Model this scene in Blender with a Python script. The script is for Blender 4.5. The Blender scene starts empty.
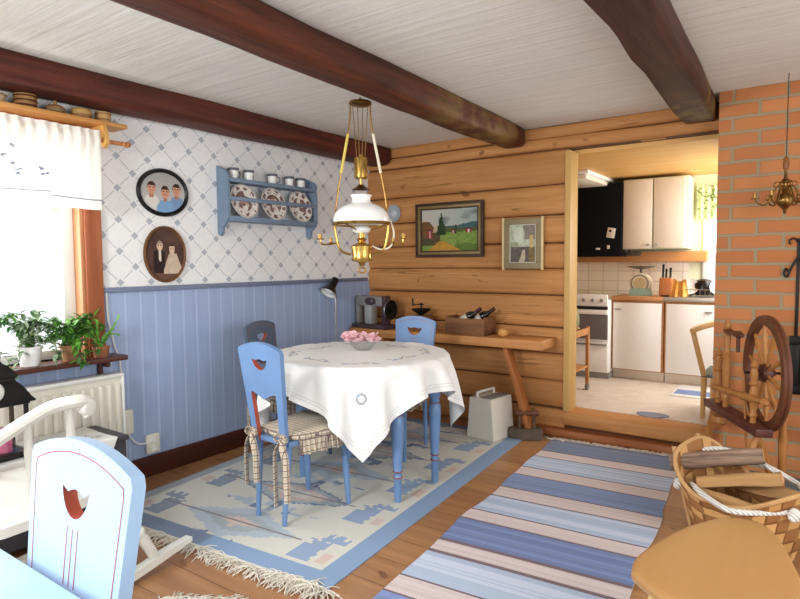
import bpy, bmesh, math, random
import numpy as np
from mathutils import Matrix, Vector

random.seed(7)
SC = bpy.context.scene
COL = SC.collection
PI = math.pi

# ------------------------------------------------------------------ camera
cam_data = bpy.data.cameras.new('camera')
cam_data.sensor_fit = 'HORIZONTAL'
cam_data.sensor_width = 36.0
cam_data.lens = 594.1 * 36.0 / 800.0
cam_data.clip_start = 0.02
cam = bpy.data.objects.new('camera', cam_data)
COL.objects.link(cam)
RC = [[0.81868636, 0.57418900, -0.00772251],
      [-0.02914374, 0.05497690, 0.99806221],
      [-0.57350090, 0.81687486, -0.06174286]]
cam.matrix_world = Matrix([[RC[0][0], RC[1][0], -RC[2][0], 0],
                           [RC[0][1], RC[1][1], -RC[2][1], 0],
                           [RC[0][2], RC[1][2], -RC[2][2], 1.3],
                           [0, 0, 0, 1]])
SC.camera = cam

# ------------------------------------------------------------------ world, lights, exposure
SC.view_settings.view_transform = 'Standard'
SC.view_settings.look = 'None'
SC.view_settings.gamma = 1.0
SC.view_settings.use_curve_mapping = False
SC.view_settings.exposure = 0.5
world = bpy.data.worlds.new('world')
SC.world = world
world.use_nodes = True
bg = world.node_tree.nodes['Background']
bg.inputs['Color'].default_value = (0.93, 0.97, 1.0, 1)
bg.inputs['Strength'].default_value = 1.0


def area(name, loc, target, size, power, color=(1, 1, 1)):
    d = bpy.data.lights.new(name, 'AREA')
    d.shape = 'RECTANGLE'
    d.size, d.size_y = size
    d.energy = power
    d.color = color
    o = bpy.data.objects.new(name, d)
    COL.objects.link(o)
    o.location = loc
    o.rotation_euler = (Vector(target) - Vector(loc)).to_track_quat('-Z', 'Y').to_euler()
    return o


# daylight through the window in the left wall, an added rear fill, an open-side area light, daylight from the kitchen window
area('window_daylight', (-3.75, 1.0, 1.45), (-1.5, 1.6, 0.6), (1.2, 1.1), 40, (0.95, 0.98, 1.0))
area('rear_fill_light', (-1.9, -0.75, 1.75), (-1.25, 0.9, 0.75), (0.9, 0.8), 50, (1.0, 0.99, 0.96))  # added fill brightening the foreground chair and cloth; no window stands here
area('side_area_light', (1.5, 1.2, 1.5), (-1.5, 3.2, 0.9), (1.2, 1.3), 22, (1.0, 0.98, 0.94))  # area light on the open right side, with no window built
area('kitchen_window_daylight', (-0.1, 5.6, 1.6), (-1.6, 5.3, 0.9), (0.9, 0.9), 26, (1.0, 0.98, 0.93))


# ------------------------------------------------------------------ helpers
def lin(c):
    r = []
    for v in c[:3]:
        v = v / 255.0
        r.append(v / 12.92 if v <= 0.04045 else ((v + 0.055) / 1.055) ** 2.4)
    return (r[0], r[1], r[2], 1.0)


class NT:
    """small node-graph writer"""
    def __init__(self, name):
        self.m = bpy.data.materials.new(name)
        self.m.use_nodes = True
        self.t = self.m.node_tree
        self.p = self.t.nodes['Principled BSDF']

    def n(self, typ, **kw):
        nd = self.t.nodes.new(typ)
        for k, v in kw.items():
            setattr(nd, k, v)
        return nd

    def link(self, a, b):
        self.t.links.new(a, b)

    def math(self, op, a, b=None, c=None):
        nd = self.n('ShaderNodeMath', operation=op)
        for i, v in enumerate((a, b, c)):
            if v is None:
                continue
            if isinstance(v, (int, float)):
                nd.inputs[i].default_value = v
            else:
                self.link(v, nd.inputs[i])
        return nd.outputs[0]

    def mix(self, f, a, b):
        nd = self.n('ShaderNodeMix', data_type='RGBA')
        for s, v in ((nd.inputs[0], f), (nd.inputs[6], a), (nd.inputs[7], b)):
            if isinstance(v, (int, float)):
                s.default_value = v
            elif isinstance(v, tuple):
                s.default_value = v
            else:
                self.link(v, s)
        return nd.outputs[2]

    def coord(self, scale=(1, 1, 1), loc=(0, 0, 0), rot=(0, 0, 0)):
        tc = self.n('ShaderNodeTexCoord')
        mp = self.n('ShaderNodeMapping')
        mp.inputs['Scale'].default_value = scale
        mp.inputs['Location'].default_value = loc
        mp.inputs['Rotation'].default_value = rot
        self.link(tc.outputs['Object'], mp.inputs[0])
        return mp.outputs[0]

    def noise(self, vec, scale=5, detail=4, rough=0.55):
        nd = self.n('ShaderNodeTexNoise')
        nd.inputs['Scale'].default_value = scale
        nd.inputs['Detail'].default_value = detail
        nd.inputs['Roughness'].default_value = rough
        self.link(vec, nd.inputs['Vector'])
        return nd.outputs[0]

    def ramp(self, f, lo, hi):
        nd = self.n('ShaderNodeMapRange')
        nd.inputs[1].default_value = lo
        nd.inputs[2].default_value = hi
        self.link(f, nd.inputs[0])
        return nd.outputs[0]

    def bump(self, h, strength=0.3, dist=0.01):
        nd = self.n('ShaderNodeBump')
        nd.inputs['Strength'].default_value = strength
        nd.inputs['Distance'].default_value = dist
        self.link(h, nd.inputs['Height'])
        self.link(nd.outputs[0], self.p.inputs['Normal'])

    def sep(self):
        tc = self.n('ShaderNodeTexCoord')
        s = self.n('ShaderNodeSeparateXYZ')
        self.link(tc.outputs['Object'], s.inputs[0])
        return s.outputs

    def done(self, col=None, rough=0.6, metal=0.0, spec=0.4):
        if col is not None:
            if isinstance(col, tuple):
                self.p.inputs['Base Color'].default_value = col
            else:
                self.link(col, self.p.inputs['Base Color'])
        self.p.inputs['Roughness'].default_value = rough
        self.p.inputs['Metallic'].default_value = metal
        self.p.inputs['Specular IOR Level'].default_value = spec
        return self.m


def paint(name, c, rough=0.5, metal=0.0, var=0.08, scale=18, spec=0.4):
    g = NT(name)
    base = lin(c)
    n = g.ramp(g.noise(g.coord(), scale, 3), 0.3, 0.7)
    dark = tuple(v * (1 - 1.6 * var) for v in base[:3]) + (1,)
    return g.done(g.mix(n, dark, base), rough, metal, spec)


def wood(name, c1, c2, axis='X', rough=0.55, scale=1.0, spec=0.3, contrast=1.0, knots=None):
    g = NT(name)
    s = {'X': (1.2, 22, 22), 'Y': (22, 1.2, 22), 'Z': (22, 22, 1.2)}[axis]
    v = g.coord(tuple(x * scale for x in s))
    f = g.ramp(g.noise(v, 1.0, 5, 0.6), 0.5 - 0.22 / contrast, 0.5 + 0.22 / contrast)
    col = g.mix(f, lin(c1), lin(c2))
    big = g.ramp(g.noise(g.coord(tuple(x * 0.12 * scale for x in s)), 1.0, 2), 0.35, 0.7)
    mid = tuple(a * 0.55 + b * 0.45 for a, b in zip(lin(c1), lin(c2)))
    col = g.mix(g.math('MULTIPLY', big, 0.45), col, mid)
    if knots:
        k = g.noise(g.coord((3.5, 3.5, 3.5)), 2.0, 2)
        col = g.mix(g.math('MULTIPLY', g.ramp(k, 0.64, 0.74), 0.6), col, lin(knots))
    g.bump(f, 0.12, 0.003)
    return g.done(col, rough, 0.0, spec)


def vcol(name, rough=0.9, noise=0.0, nscale=60):
    g = NT(name)
    a = g.n('ShaderNodeVertexColor', layer_name='Col')
    c = a.outputs[0]
    if noise:
        f = g.ramp(g.noise(g.coord((1, 6, 1)), nscale, 2), 0.25, 0.75)
        c = g.mix(g.math('MULTIPLY', f, noise), c, lin((120, 118, 118)))
    return g.done(c, rough, 0, 0.15)


def glass(name, color=(1, 1, 1, 1), rough=0.02, mixf=0.88):
    """thin clear pane: mostly transparent with a glossy film"""
    g = NT(name)
    t = g.n('ShaderNodeBsdfTransparent')
    t.inputs[0].default_value = color
    gl = g.n('ShaderNodeBsdfGlossy')
    gl.inputs['Roughness'].default_value = rough
    mx = g.n('ShaderNodeMixShader')
    mx.inputs[0].default_value = mixf
    g.link(gl.outputs[0], mx.inputs[1])
    g.link(t.outputs[0], mx.inputs[2])
    g.link(mx.outputs[0], g.t.nodes['Material Output'].inputs[0])
    return g.m


class MB:
    def __init__(self):
        self.bm = bmesh.new()

    def _tag(self, faces, m):
        for f in faces:
            f.material_index = m

    def box(self, c, s, rot=None, bev=0.0, m=0, seg=2):
        r = bmesh.ops.create_cube(self.bm, size=1.0)
        vs = r['verts']
        bmesh.ops.scale(self.bm, vec=s, verts=vs)
        fs = list({f for v in vs for f in v.link_faces})
        if bev > 0:
            es = list({e for v in vs for e in v.link_edges})
            rb = bmesh.ops.bevel(self.bm, geom=es, offset=min(bev, 0.49 * min(s)), segments=seg, affect='EDGES', profile=0.5)
            vs = list({v for f in rb['faces'] for v in f.verts})
            fs = list({f for v in vs for f in v.link_faces})
            vs = list({v for f in fs for v in f.verts})
        M = Matrix.Translation(c)
        if rot is not None:
            M = M @ (rot if isinstance(rot, Matrix) else Matrix.Rotation(rot, 4, 'Z'))
        bmesh.ops.transform(self.bm, matrix=M, verts=vs)
        self._tag(fs, m)
        return vs

    def b2(self, a, b, bev=0.0, m=0):
        c = [(x + y) / 2 for x, y in zip(a, b)]
        s = [abs(x - y) for x, y in zip(a, b)]
        return self.box(c, s, None, bev, m)

    def bar(self, p0, p1, w, h, bev=0.002, up=(0, 0, 1), m=0):
        p0, p1 = Vector(p0), Vector(p1)
        z = (p1 - p0)
        L = z.length
        z.normalize()
        u = Vector(up)
        x = u.cross(z)
        if x.length < 1e-4:
            x = Vector((1, 0, 0))
        x.normalize()
        y = z.cross(x)
        M = Matrix((x, y, z)).transposed().to_4x4()
        return self.box((p0 + p1) / 2, (w, h, L), M, bev, m)

    def lathe(self, prof, origin=(0, 0, 0), M=None, n=24, m=0, wob=None, close=False):
        """prof: list of (radius, height)"""
        O = Matrix.Translation(origin) @ (M if M is not None else Matrix.Identity(4))
        rings = []
        for (r, z) in prof:
            if r < 1e-6:
                rings.append([self.bm.verts.new(O @ Vector((0, 0, z)))])
            else:
                ring = []
                for i in range(n):
                    a = 2 * PI * i / n
                    k = wob(a, z) if wob else 1.0
                    ring.append(self.bm.verts.new(O @ Vector((r * k * math.cos(a), r * k * math.sin(a), z))))
                rings.append(ring)
        fs = []
        for A, B_ in zip(rings[:-1], rings[1:]):
            for i in range(n):
                j = (i + 1) % n
                if len(A) == 1 and len(B_) == 1:
                    continue
                if len(A) == 1:
                    fs.append(self.bm.faces.new((A[0], B_[j], B_[i])))
                elif len(B_) == 1:
                    fs.append(self.bm.faces.new((A[i], A[j], B_[0])))
                else:
                    fs.append(self.bm.faces.new((A[i], A[j], B_[j], B_[i])))
        if close:
            for R_, flip in ((rings[0], True), (rings[-1], False)):
                if len(R_) > 2:
                    fs.append(self.bm.faces.new(R_[::-1] if flip else R_))
        self._tag(fs, m)
        return fs

    def cyl(self, p0, p1, r0, r1=None, n=14, m=0, prof=None):
        """cylinder / turned post from p0 to p1; prof = [(t, r)]"""
        p0, p1 = Vector(p0), Vector(p1)
        d = p1 - p0
        L = d.length
        q = d.to_track_quat('Z', 'Y').to_matrix().to_4x4()
        if prof is None:
            prof = [(0, r0), (1, r1 if r1 is not None else r0)]
        return self.lathe([(r, t * L) for t, r in prof], p0, q, n, m, close=True)

    def tube(self, pts, r, n=8, m=0, closed=False, flat=1.0):
        pts = [Vector(p) for p in pts]
        N = len(pts)
        rs = r if isinstance(r, (list, tuple)) else [r] * N
        rings = []
        prev = None
        for i, p in enumerate(pts):
            a = pts[(i - 1) % N] if (closed or i > 0) else p
            b = pts[(i + 1) % N] if (closed or i < N - 1) else p
            t = (b - a).normalized()
            if prev is None:
                x = Vector((0, 0, 1)).cross(t)
                if x.length < 1e-3:
                    x = Vector((1, 0, 0)).cross(t)
            else:
                x = prev - t * prev.dot(t)
            x.normalize()
            prev = x
            y = t.cross(x)
            rings.append([self.bm.verts.new(p + rs[i] * (math.cos(2 * PI * k / n) * x + flat * math.sin(2 * PI * k / n) * y)) for k in range(n)])
        fs = []
        rng = range(N if closed else N - 1)
        for i in rng:
            A, B_ = rings[i], rings[(i + 1) % N]
            for k in range(n):
                j = (k + 1) % n
                fs.append(self.bm.faces.new((A[k], A[j], B_[j], B_[k])))
        if not closed:
            fs.append(self.bm.faces.new(rings[0][::-1]))
            fs.append(self.bm.faces.new(rings[-1]))
        self._tag(fs, m)
        return fs

    def ell(self, c, r, M=None, u=16, v=10, m=0):
        r_ = bmesh.ops.create_uvsphere(self.bm, u_segments=u, v_segments=v, radius=1.0)
        vs = r_['verts']
        T = Matrix.Translation(c) @ (M if M is not None else Matrix.Identity(4)) @ Matrix.Diagonal((r[0], r[1], r[2], 1))
        bmesh.ops.transform(self.bm, matrix=T, verts=vs)
        fs = {f for v_ in vs for f in v_.link_faces}
        self._tag(fs, m)
        return vs

    def prism(self, outline, t, M, holes=(), m=0, mh=None, bev=0):
        """outline in the local XY plane, thickness t along local Z from 0"""
        bm = self.bm
        loops = []
        edges = []
        for lp in [outline] + list(holes):
            vs = [bm.verts.new(M @ Vector((p[0], p[1], 0))) for p in lp]
            loops.append(vs)
            for i in range(len(vs)):
                edges.append(bm.edges.new((vs[i], vs[(i + 1) % len(vs)])))
        if holes:
            g = bmesh.ops.triangle_fill(bm, use_beauty=True, use_dissolve=False, edges=edges)
            fs = [f for f in g['geom'] if isinstance(f, bmesh.types.BMFace)]
        else:
            fs = [bm.faces.new(loops[0])]
        dup = bmesh.ops.duplicate(bm, geom=fs + edges + [v for l in loops for v in l])
        vmap = dup['vert_map']
        off = (M.to_3x3() @ Vector((0, 0, 1))) * t
        new = [g for g in dup['geom'] if isinstance(g, bmesh.types.BMVert)]
        bmesh.ops.translate(bm, vec=off, verts=new)
        allf = fs + [g for g in dup['geom'] if isinstance(g, bmesh.types.BMFace)]
        self._tag(allf, m)
        for li, lp in enumerate(loops):
            for i in range(len(lp)):
                a, b = lp[i], lp[(i + 1) % len(lp)]
                f = bm.faces.new((a, b, vmap[b], vmap[a]))
                f.material_index = m if (li == 0 or mh is None) else mh
        return allf

    def grid(self, fn, nu, nv, m=0, closed_u=False):
        V = [[self.bm.verts.new(fn(i / nu, j / nv)) for j in range(nv + 1)] for i in range(nu if closed_u else nu + 1)]
        fs = []
        for i in range(nu):
            for j in range(nv):
                a, b = V[i], V[(i + 1) % len(V)]
                fs.append(self.bm.faces.new((a[j], b[j], b[j + 1], a[j + 1])))
        self._tag(fs, m)
        return fs

    def out(self, name, mats, parent=None, smooth=35, normals=True):
        if normals:
            bmesh.ops.recalc_face_normals(self.bm, faces=self.bm.faces[:])
        me = bpy.data.meshes.new(name)
        self.bm.to_mesh(me)
        self.bm.free()
        for mt in (mats if isinstance(mats, (list, tuple)) else [mats]):
            me.materials.append(mt)
        if smooth:
            me.polygons.foreach_set('use_smooth', [True] * len(me.polygons))
            me.set_sharp_from_angle(angle=math.radians(smooth))
        o = bpy.data.objects.new(name, me)
        COL.objects.link(o)
        if parent is not None:
            o.parent = parent
        return o


def tag(o, label, cat, group=None, kind=None):
    o['label'] = label
    if cat:
        o['category'] = cat
    if group:
        o['group'] = group
    if kind:
        o['kind'] = kind
    return o


def thing(name, label, cat, loc=(0, 0, 0), rz=0.0, group=None, rot=None):
    o = bpy.data.objects.new(name, None)
    o.empty_display_size = 0.05
    COL.objects.link(o)
    o.location = loc
    o.rotation_euler = rot if rot else (0, 0, rz)
    return tag(o, label, cat, group)


def struct(o, label, cat='room'):
    return tag(o, label, cat, None, 'structure')


def copy_tree(o, parent=None):
    c = o.copy()
    COL.objects.link(c)
    if parent is not None:
        c.parent = parent
    for ch in list(o.children):
        copy_tree(ch, c)
    return c


def T(*a):
    return Matrix.Translation(a)


def RX(a):
    return Matrix.Rotation(a, 4, 'X')


def RY(a):
    return Matrix.Rotation(a, 4, 'Y')


def RZ(a):
    return Matrix.Rotation(a, 4, 'Z')


def smooth_path(pts, n=6):
    """Catmull-Rom through pts"""
    P = [Vector(p) for p in pts]
    out = []
    for i in range(len(P) - 1):
        p0, p1, p2, p3 = P[max(i - 1, 0)], P[i], P[i + 1], P[min(i + 2, len(P) - 1)]
        for k in range(n):
            t = k / n
            out.append(0.5 * ((2 * p1) + (-p0 + p2) * t + (2 * p0 - 5 * p1 + 4 * p2 - p3) * t * t + (-p0 + 3 * p1 - 3 * p2 + p3) * t ** 3))
    out.append(P[-1])
    return out


def picture(name, fn, nx, ny, M, mat_, parent, mask=None):
    """flat picture: nx by ny coloured cells in the local XY unit square mapped by M"""
    bm = bmesh.new()
    lay = bm.loops.layers.float_color.new('Col')
    V = [[bm.verts.new(M @ Vector((i / nx, j / ny, 0))) for j in range(ny + 1)] for i in range(nx + 1)]
    for i in range(nx):
        for j in range(ny):
            u, v = (i + 0.5) / nx, (j + 0.5) / ny
            if mask and not mask(u, v):
                continue
            f = bm.faces.new((V[i][j], V[i + 1][j], V[i + 1][j + 1], V[i][j + 1]))
            c = lin(fn(u, v))
            for l in f.loops:
                l[lay] = c
    for v in [v for v in bm.verts if not v.link_faces]:
        bm.verts.remove(v)
    me = bpy.data.meshes.new(name)
    bm.to_mesh(me)
    bm.free()
    me.materials.append(mat_)
    o = bpy.data.objects.new(name, me)
    COL.objects.link(o)
    if parent is not None:
        o.parent = parent
    return o


def hsh(*a):
    x = math.sin(sum(v * k for v, k in zip(a, (12.9898, 78.233, 37.719, 9.17)))) * 43758.5453
    return x - math.floor(x)


def vnoise(x, y):
    xi, yi = math.floor(x), math.floor(y)
    xf, yf = x - xi, y - yi
    xf, yf = xf * xf * (3 - 2 * xf), yf * yf * (3 - 2 * yf)
    a = hsh(xi, yi) * (1 - xf) + hsh(xi + 1, yi) * xf
    b = hsh(xi, yi + 1) * (1 - xf) + hsh(xi + 1, yi + 1) * xf
    return a * (1 - yf) + b * yf


def mixc(a, b, t):
    t = max(0, min(1, t))
    return tuple(x * (1 - t) + y * t for x, y in zip(a, b))


# ------------------------------------------------------------------ shared materials
WHITE = paint('white_paint', (232, 232, 228), 0.45, var=0.02)
CREAMWHITE = paint('cream_white_paint', (226, 222, 208), 0.5, var=0.03)
BLUE = paint('blue_chair_paint', (112, 146, 192), 0.3, var=0.06, scale=9, spec=0.5)
REDPAINT = paint('red_edge_paint', (176, 82, 62), 0.5)
RACKBLUE = paint('grey_blue_paint', (124, 144, 168), 0.55, var=0.1, scale=25)
BRASS = paint('brass', (196, 158, 86), 0.24, 1.0, var=0.08, scale=30)
DARKBRASS = paint('aged_brass', (150, 116, 66), 0.3, 1.0, var=0.15, scale=30)
IRON = paint('black_iron', (30, 28, 28), 0.5, 0.4, var=0.2)
BLACK = paint('black_enamel', (14, 14, 16), 0.3, 0.0, var=0.1)
STEEL = paint('steel', (170, 170, 172), 0.3, 0.9, var=0.1)
CERAMIC = paint('white_ceramic', (238, 238, 236), 0.15, var=0.01, spec=0.6)
PINE = wood('pale_pine', (216, 170, 102), (196, 144, 78), 'X', 0.45)
TURNED = wood('turned_brown_wood', (168, 112, 58), (120, 74, 36), 'Z', 0.4, scale=1.5)
DARKWOOD = wood('dark_brown_wood', (92, 48, 34), (62, 32, 24), 'X', 0.4)
CLEAR = glass('clear_glass')
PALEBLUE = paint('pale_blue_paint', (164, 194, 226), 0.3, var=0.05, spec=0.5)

# ================================================================== THE SETTING
XW, YB, YC, ZC = -3.341, 4.264, 4.04, 2.297
OPL, OPR, OPT, SILL = -1.462, -0.505, 2.10, 0.19      # kitchen doorway

# ---- floor: broad planks running along X
g = NT('floor_planks')
o3 = g.sep()
row = g.math('DIVIDE', o3[1], 0.185)
idx = g.math('FLOOR', row)
fr = g.math('FRACT', row)
wn = g.n('ShaderNodeTexWhiteNoise', noise_dimensions='1D')
g.link(idx, wn.inputs['W'])
gr = g.ramp(g.noise(g.coord((1.6, 26, 26)), 1.0, 5, 0.62), 0.3, 0.7)
c = g.mix(gr, lin((150, 106, 68)), lin((184, 138, 94)))
c = g.mix(g.math('MULTIPLY', wn.outputs[0], 0.45), c, lin((138, 94, 62)))
kn = g.ramp(g.noise(g.coord((6, 9, 1)), 1.0, 1), 0.70, 0.76)
c = g.mix(g.math('MULTIPLY', kn, 0.7), c, lin((92, 48, 26)))
gap = g.math('LESS_THAN', fr, 0.03)
c = g.mix(g.math('MULTIPLY', gap, 0.55), c, lin((70, 38, 20)))
g.bump(g.math('SUBTRACT', 1.0, gap), 0.4, 0.004)
FLOOR = g.done(c, 0.35, 0, 0.45)
b = MB()
b.b2((-3.46, -1.7, -0.08), (1.7, 4.5, 0.0))
struct(b.out('floor', FLOOR), 'brown wooden plank floor of the room', 'floor')

# ---- ceiling: white painted boards along X
g = NT('ceiling_boards')
o3 = g.sep()
row = g.math('DIVIDE', o3[1], 0.115)
fr = g.math('FRACT', row)
gap = g.math('LESS_THAN', fr, 0.05)
wn = g.n('ShaderNodeTexWhiteNoise', noise_dimensions='1D')
g.link(g.math('FLOOR', row), wn.inputs['W'])
gr = g.ramp(g.noise(g.coord((2.0, 34, 34)), 1.0, 5, 0.65), 0.35, 0.68)
c = g.mix(gr, lin((222, 220, 212)), lin((236, 235, 230)))
c = g.mix(g.math('MULTIPLY', wn.outputs[0], 0.3), c, lin((220, 218, 212)))
sp = g.ramp(g.noise(g.coord((9, 40, 9)), 1.0, 2), 0.72, 0.78)
c = g.mix(g.math('MULTIPLY', sp, 0.35), c, lin((150, 145, 136)))
c = g.mix(g.math('MULTIPLY', gap, 0.25), c, lin((160, 158, 150)))
g.bump(g.math('SUBTRACT', gr, gap), 0.3, 0.004)
CEIL = g.done(c, 0.6, 0, 0.25)
b = MB()
b.b2((-3.46, -1.7, ZC), (1.7, 4.7, ZC + 0.08))
struct(b.out('ceiling', CEIL), 'white painted board ceiling above the beams', 'ceiling')


# ---- dark hewn ceiling beams along Y
def beam_mat(name, moss_from, red=(100, 48, 32), dark=(58, 30, 24)):
    g = NT(name)
    f = g.ramp(g.noise(g.coord((26, 1.5, 26)), 1.0, 5, 0.65), 0.32, 0.68)
    c = g.mix(f, lin(dark), lin(red))
    f2 = g.ramp(g.noise(g.coord((8, 0.8, 8)), 1.0, 3), 0.45, 0.65)
    c = g.mix(g.math('MULTIPLY', f2, 0.5), c, lin((60, 36, 30)))
    if moss_from is not None:
        o3 = g.sep()
        near = g.ramp(o3[1], moss_from, moss_from + 0.5)
        patch = g.ramp(g.noise(g.coord((7, 5, 7)), 1.0, 4), 0.42, 0.6)
        c = g.mix(g.math('MULTIPLY', g.math('MULTIPLY', near, patch), 0.75), c, lin((128, 104, 58)))
    g.bump(f, 0.35, 0.006)
    return g.done(c, 0.6, 0, 0.25)


def beam(name, x0, x1, zb, y0, y1, m, label, seedv, roundness=0.035, xs=0.0):
    b = MB()
    cx, w, h = (x0 + x1) / 2, x1 - x0, ZC + 0.02 - zb
    n = 40

    def fn(u, v):
        y = y0 + (y1 - y0) * v
        k = u * 2 * PI
        # rounded-rectangle section
        e = 4.2
        ca, sa = math.cos(k), math.sin(k)
        rx = (abs(ca) ** (2 / e)) * math.copysign(1, ca)
        rz = (abs(sa) ** (2 / e)) * math.copysign(1, sa)
        wob = 0.018 * (vnoise(y * 2.1 + seedv, 1.7 * ca + 3) - 0.5) * 2
        wob2 = 0.012 * (vnoise(y * 3.3 + seedv * 2, 1.7 * sa + 9) - 0.5) * 2
        grow = 1.0 + 0.10 * (y1 - y) / 4.0
        return Vector((cx + xs * (y1 - y) + (w / 2 * grow + wob) * rx, y, zb + h / 2 + (h / 2 + (wob2 if rz < 0 else 0)) * rz))
    b.grid(fn, 28, n, closed_u=True)
    for yy in (0, n):
        pass
    bm = b.bm
    bmesh.ops.holes_fill(bm, edges=[e for e in bm.edges if e.is_boundary], sides=0)
    return struct(b.out(name, m, smooth=50), label, 'beam')


beam('ceiling_beam', -3.315, -3.075, 2.155, -1.6, YB - 0.02, beam_mat('beam_red', None, (108, 50, 36), (58, 30, 24)), 'dark red-brown ceiling beam above the patterned wallpaper', 1.0)
beam('ceiling_beam', -2.005, -1.815, 2.155, -1.6, YB - 0.03, beam_mat('beam_brown', 2.7, (108, 56, 36), (58, 33, 24)), 'rounded brown ceiling beam the brass oil lamp hangs from', 4.0, xs=0.022)
beam('ceiling_beam', -0.735, -0.535, 2.165, -1.6, YB - 0.03, beam_mat('beam_grey', 3.3, (86, 54, 44), (50, 32, 28)), 'dark grey-brown ceiling beam ending above the kitchen doorway by the bricks', 8.0, xs=0.03)

# ---- left wall : wallpaper above, tongue-and-groove wainscot below, window opening
g = NT('diamond_wallpaper')
o3 = g.sep()
m_ = g.math('DIVIDE', g.math('SUBTRACT', o3[1], 1.91), 0.098)
n_ = g.math('DIVIDE', g.math('SUBTRACT', o3[2], 1.932), 0.092)
u = g.math('MULTIPLY', g.math('ADD', m_, n_), 0.5)
v = g.math('MULTIPLY', g.math('SUBTRACT', m_, n_), 0.5)


def near0(x):            # distance to the nearest integer
    return g.math('ABSOLUTE', g.math('SUBTRACT', g.math('FRACT', g.math('ADD', x, 0.5)), 0.5))


du, dv = near0(u), near0(v)
sq = g.math('MULTIPLY', g.math('LESS_THAN', du, 0.125), g.math('LESS_THAN', dv, 0.125))
l1 = g.math('MULTIPLY', g.math('LESS_THAN', du, 0.02), g.math('GREATER_THAN', dv, 0.2))
l2 = g.math('MULTIPLY', g.math('LESS_THAN', dv, 0.02), g.math('GREATER_THAN', du, 0.2))
ln = g.math('MAXIMUM', l1, l2)
sp = g.ramp(g.noise(g.coord(), 60, 2), 0.35, 0.65)
base = g.mix(sp, lin((234, 235, 236)), lin((240, 240, 240)))
mot = g.mix(g.ramp(g.noise(g.coord(), 140, 2), 0.35, 0.65), lin((164, 170, 180)), lin((190, 194, 202)))
c = g.mix(g.math('MULTIPLY', ln, 0.7), base, lin((172, 174, 182)))
c = g.mix(sq, c, mot)
PAPER = g.done(c, 0.75, 0, 0.2)

g = NT('blue_wainscot_boards')
o3 = g.sep()
row = g.math('DIVIDE', g.math('ADD', o3[1], 10.035), 0.0985)
fr = g.math('FRACT', row)
bead = g.math('LESS_THAN', g.math('ABSOLUTE', g.math('SUBTRACT', fr, 0.5)), 0.09)
groove = g.math('LESS_THAN', g.math('ABSOLUTE', g.math('SUBTRACT', g.math('ABSOLUTE', g.math('SUBTRACT', fr, 0.5)), 0.11)), 0.022)
gr = g.ramp(g.noise(g.coord((30, 30, 1.5)), 1.0, 3), 0.3, 0.7)
c = g.mix(gr, lin((152, 170, 206)), lin((160, 178, 212)))
c = g.mix(bead, c, lin((172, 188, 219)))
c = g.mix(g.math('MULTIPLY', groove, 0.4), c, lin((134, 152, 190)))
g.bump(g.math('SUBTRACT', 1.0, groove), 0.25, 0.004)
WAINS = g.done(c, 0.45, 0, 0.35)

WY0, WY1, WZ0, WZ1 = 0.30, 1.70, 0.79, 1.93
ZR = 1.14
b = MB()
xo = XW - 0.13
for (y0, y1, z0, z1) in ((-1.7, WY0, ZR, ZC), (WY1, YB + 0.1, ZR, ZC), (WY0, WY1, WZ1, ZC)):
    b.b2((xo, y0, z0), (XW, y1, z1), m=0)
for (y0, y1, z0, z1) in ((-1.7, WY0, 0, ZR), (WY1, YB + 0.1, 0, ZR), (WY0, WY1, 0, WZ0)):
    b.b2((xo, y0, z0), (XW, y1, z1), m=1)
struct(b.out('wall_left', [PAPER, WAINS], smooth=0), 'left wall, white diamond wallpaper above blue board wainscot', 'wall')
b = MB()
b.b2((XW, WY1 + 0.10, ZR), (XW + 0.018, YB - 0.03, ZR + 0.03), 0.004)
struct(b.out('trim_1', paint('rail_grey_blue', (116, 126, 150), 0.5)), 'grey-blue chair rail between wallpaper and wainscot', 'trim')
b = MB()
b.b2((XW, -1.7, 0), (XW + 0.022, YB - 0.03, 0.125), 0.004)
struct(b.out('baseboard_left', wood('baseboard_brown', (84, 40, 30), (58, 28, 22), 'Y', 0.4)), 'dark brown baseboard along the blue wainscot', 'baseboard')

# ---- window in the left wall
CASING = wood('window_casing_wood', (176, 104, 66), (140, 74, 44), 'Z', 0.45)
win = thing('window_1', 'bright window with brown wooden casing in the left wall', 'window', (XW, 0.98, WZ0))
win['kind'] = 'structure'
ly0, ly1, hz = WY0 - 0.98, WY1 - 0.98, WZ1 - WZ0
b = MB()
for s, y in ((1, ly1), (-1, ly0)):
    b.b2((0.0, y, -0.005), (0.028, y + s * 0.095, hz + 0.13), 0.004)
b.b2((0.0, ly0, hz), (0.028, ly1, hz + 0.13), 0.004)
b.out('casing', CASING, win)
b = MB()                       # reveal lining
b.b2((-0.13, ly1 - 0.02, 0), (0.012, ly1, hz), 0.002)
b.b2((-0.13, ly0, 0), (0.012, ly0 + 0.02, hz), 0.002)
b.out('reveal', wood('reveal_wood', (206, 150, 110), (186, 128, 88), 'Z', 0.45), win)
b = MB()
for (y0, y1, z0, z1) in ((ly0 + 0.02, ly0 + 0.08, 0, hz), (ly1 - 0.085, ly1 - 0.02, 0, hz), (ly0 + .08, ly1 - .085, 0, 0.05), (ly0 + .08, ly1 - .085, hz - 0.05, hz),
                         (-0.03, 0.03, 0.05, hz - 0.05), (ly0 + 0.08, -0.03, 0.80, 0.825), (0.03, ly1 - 0.085, 0.80, 0.825)):
    b.b2((-0.10, y0, z0), (-0.06, y1, z1), 0.004)
b.out('sash', WHITE, win)
b = MB()
b.b2((-0.083, ly0 + 0.05, 0.03), (-0.079, ly1 - 0.05, hz - 0.03))
b.out('pane', CLEAR, win)
SILLW = wood('window_sill_wood', (96, 50, 36), (66, 34, 26), 'Y', 0.35)
b = MB()
b.b2((-0.12, ly0 - 0.18, -0.028), (0.15, ly1 + 0.155, 0.0), 0.006)
b.out('windowsill', SILLW, win)
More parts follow.
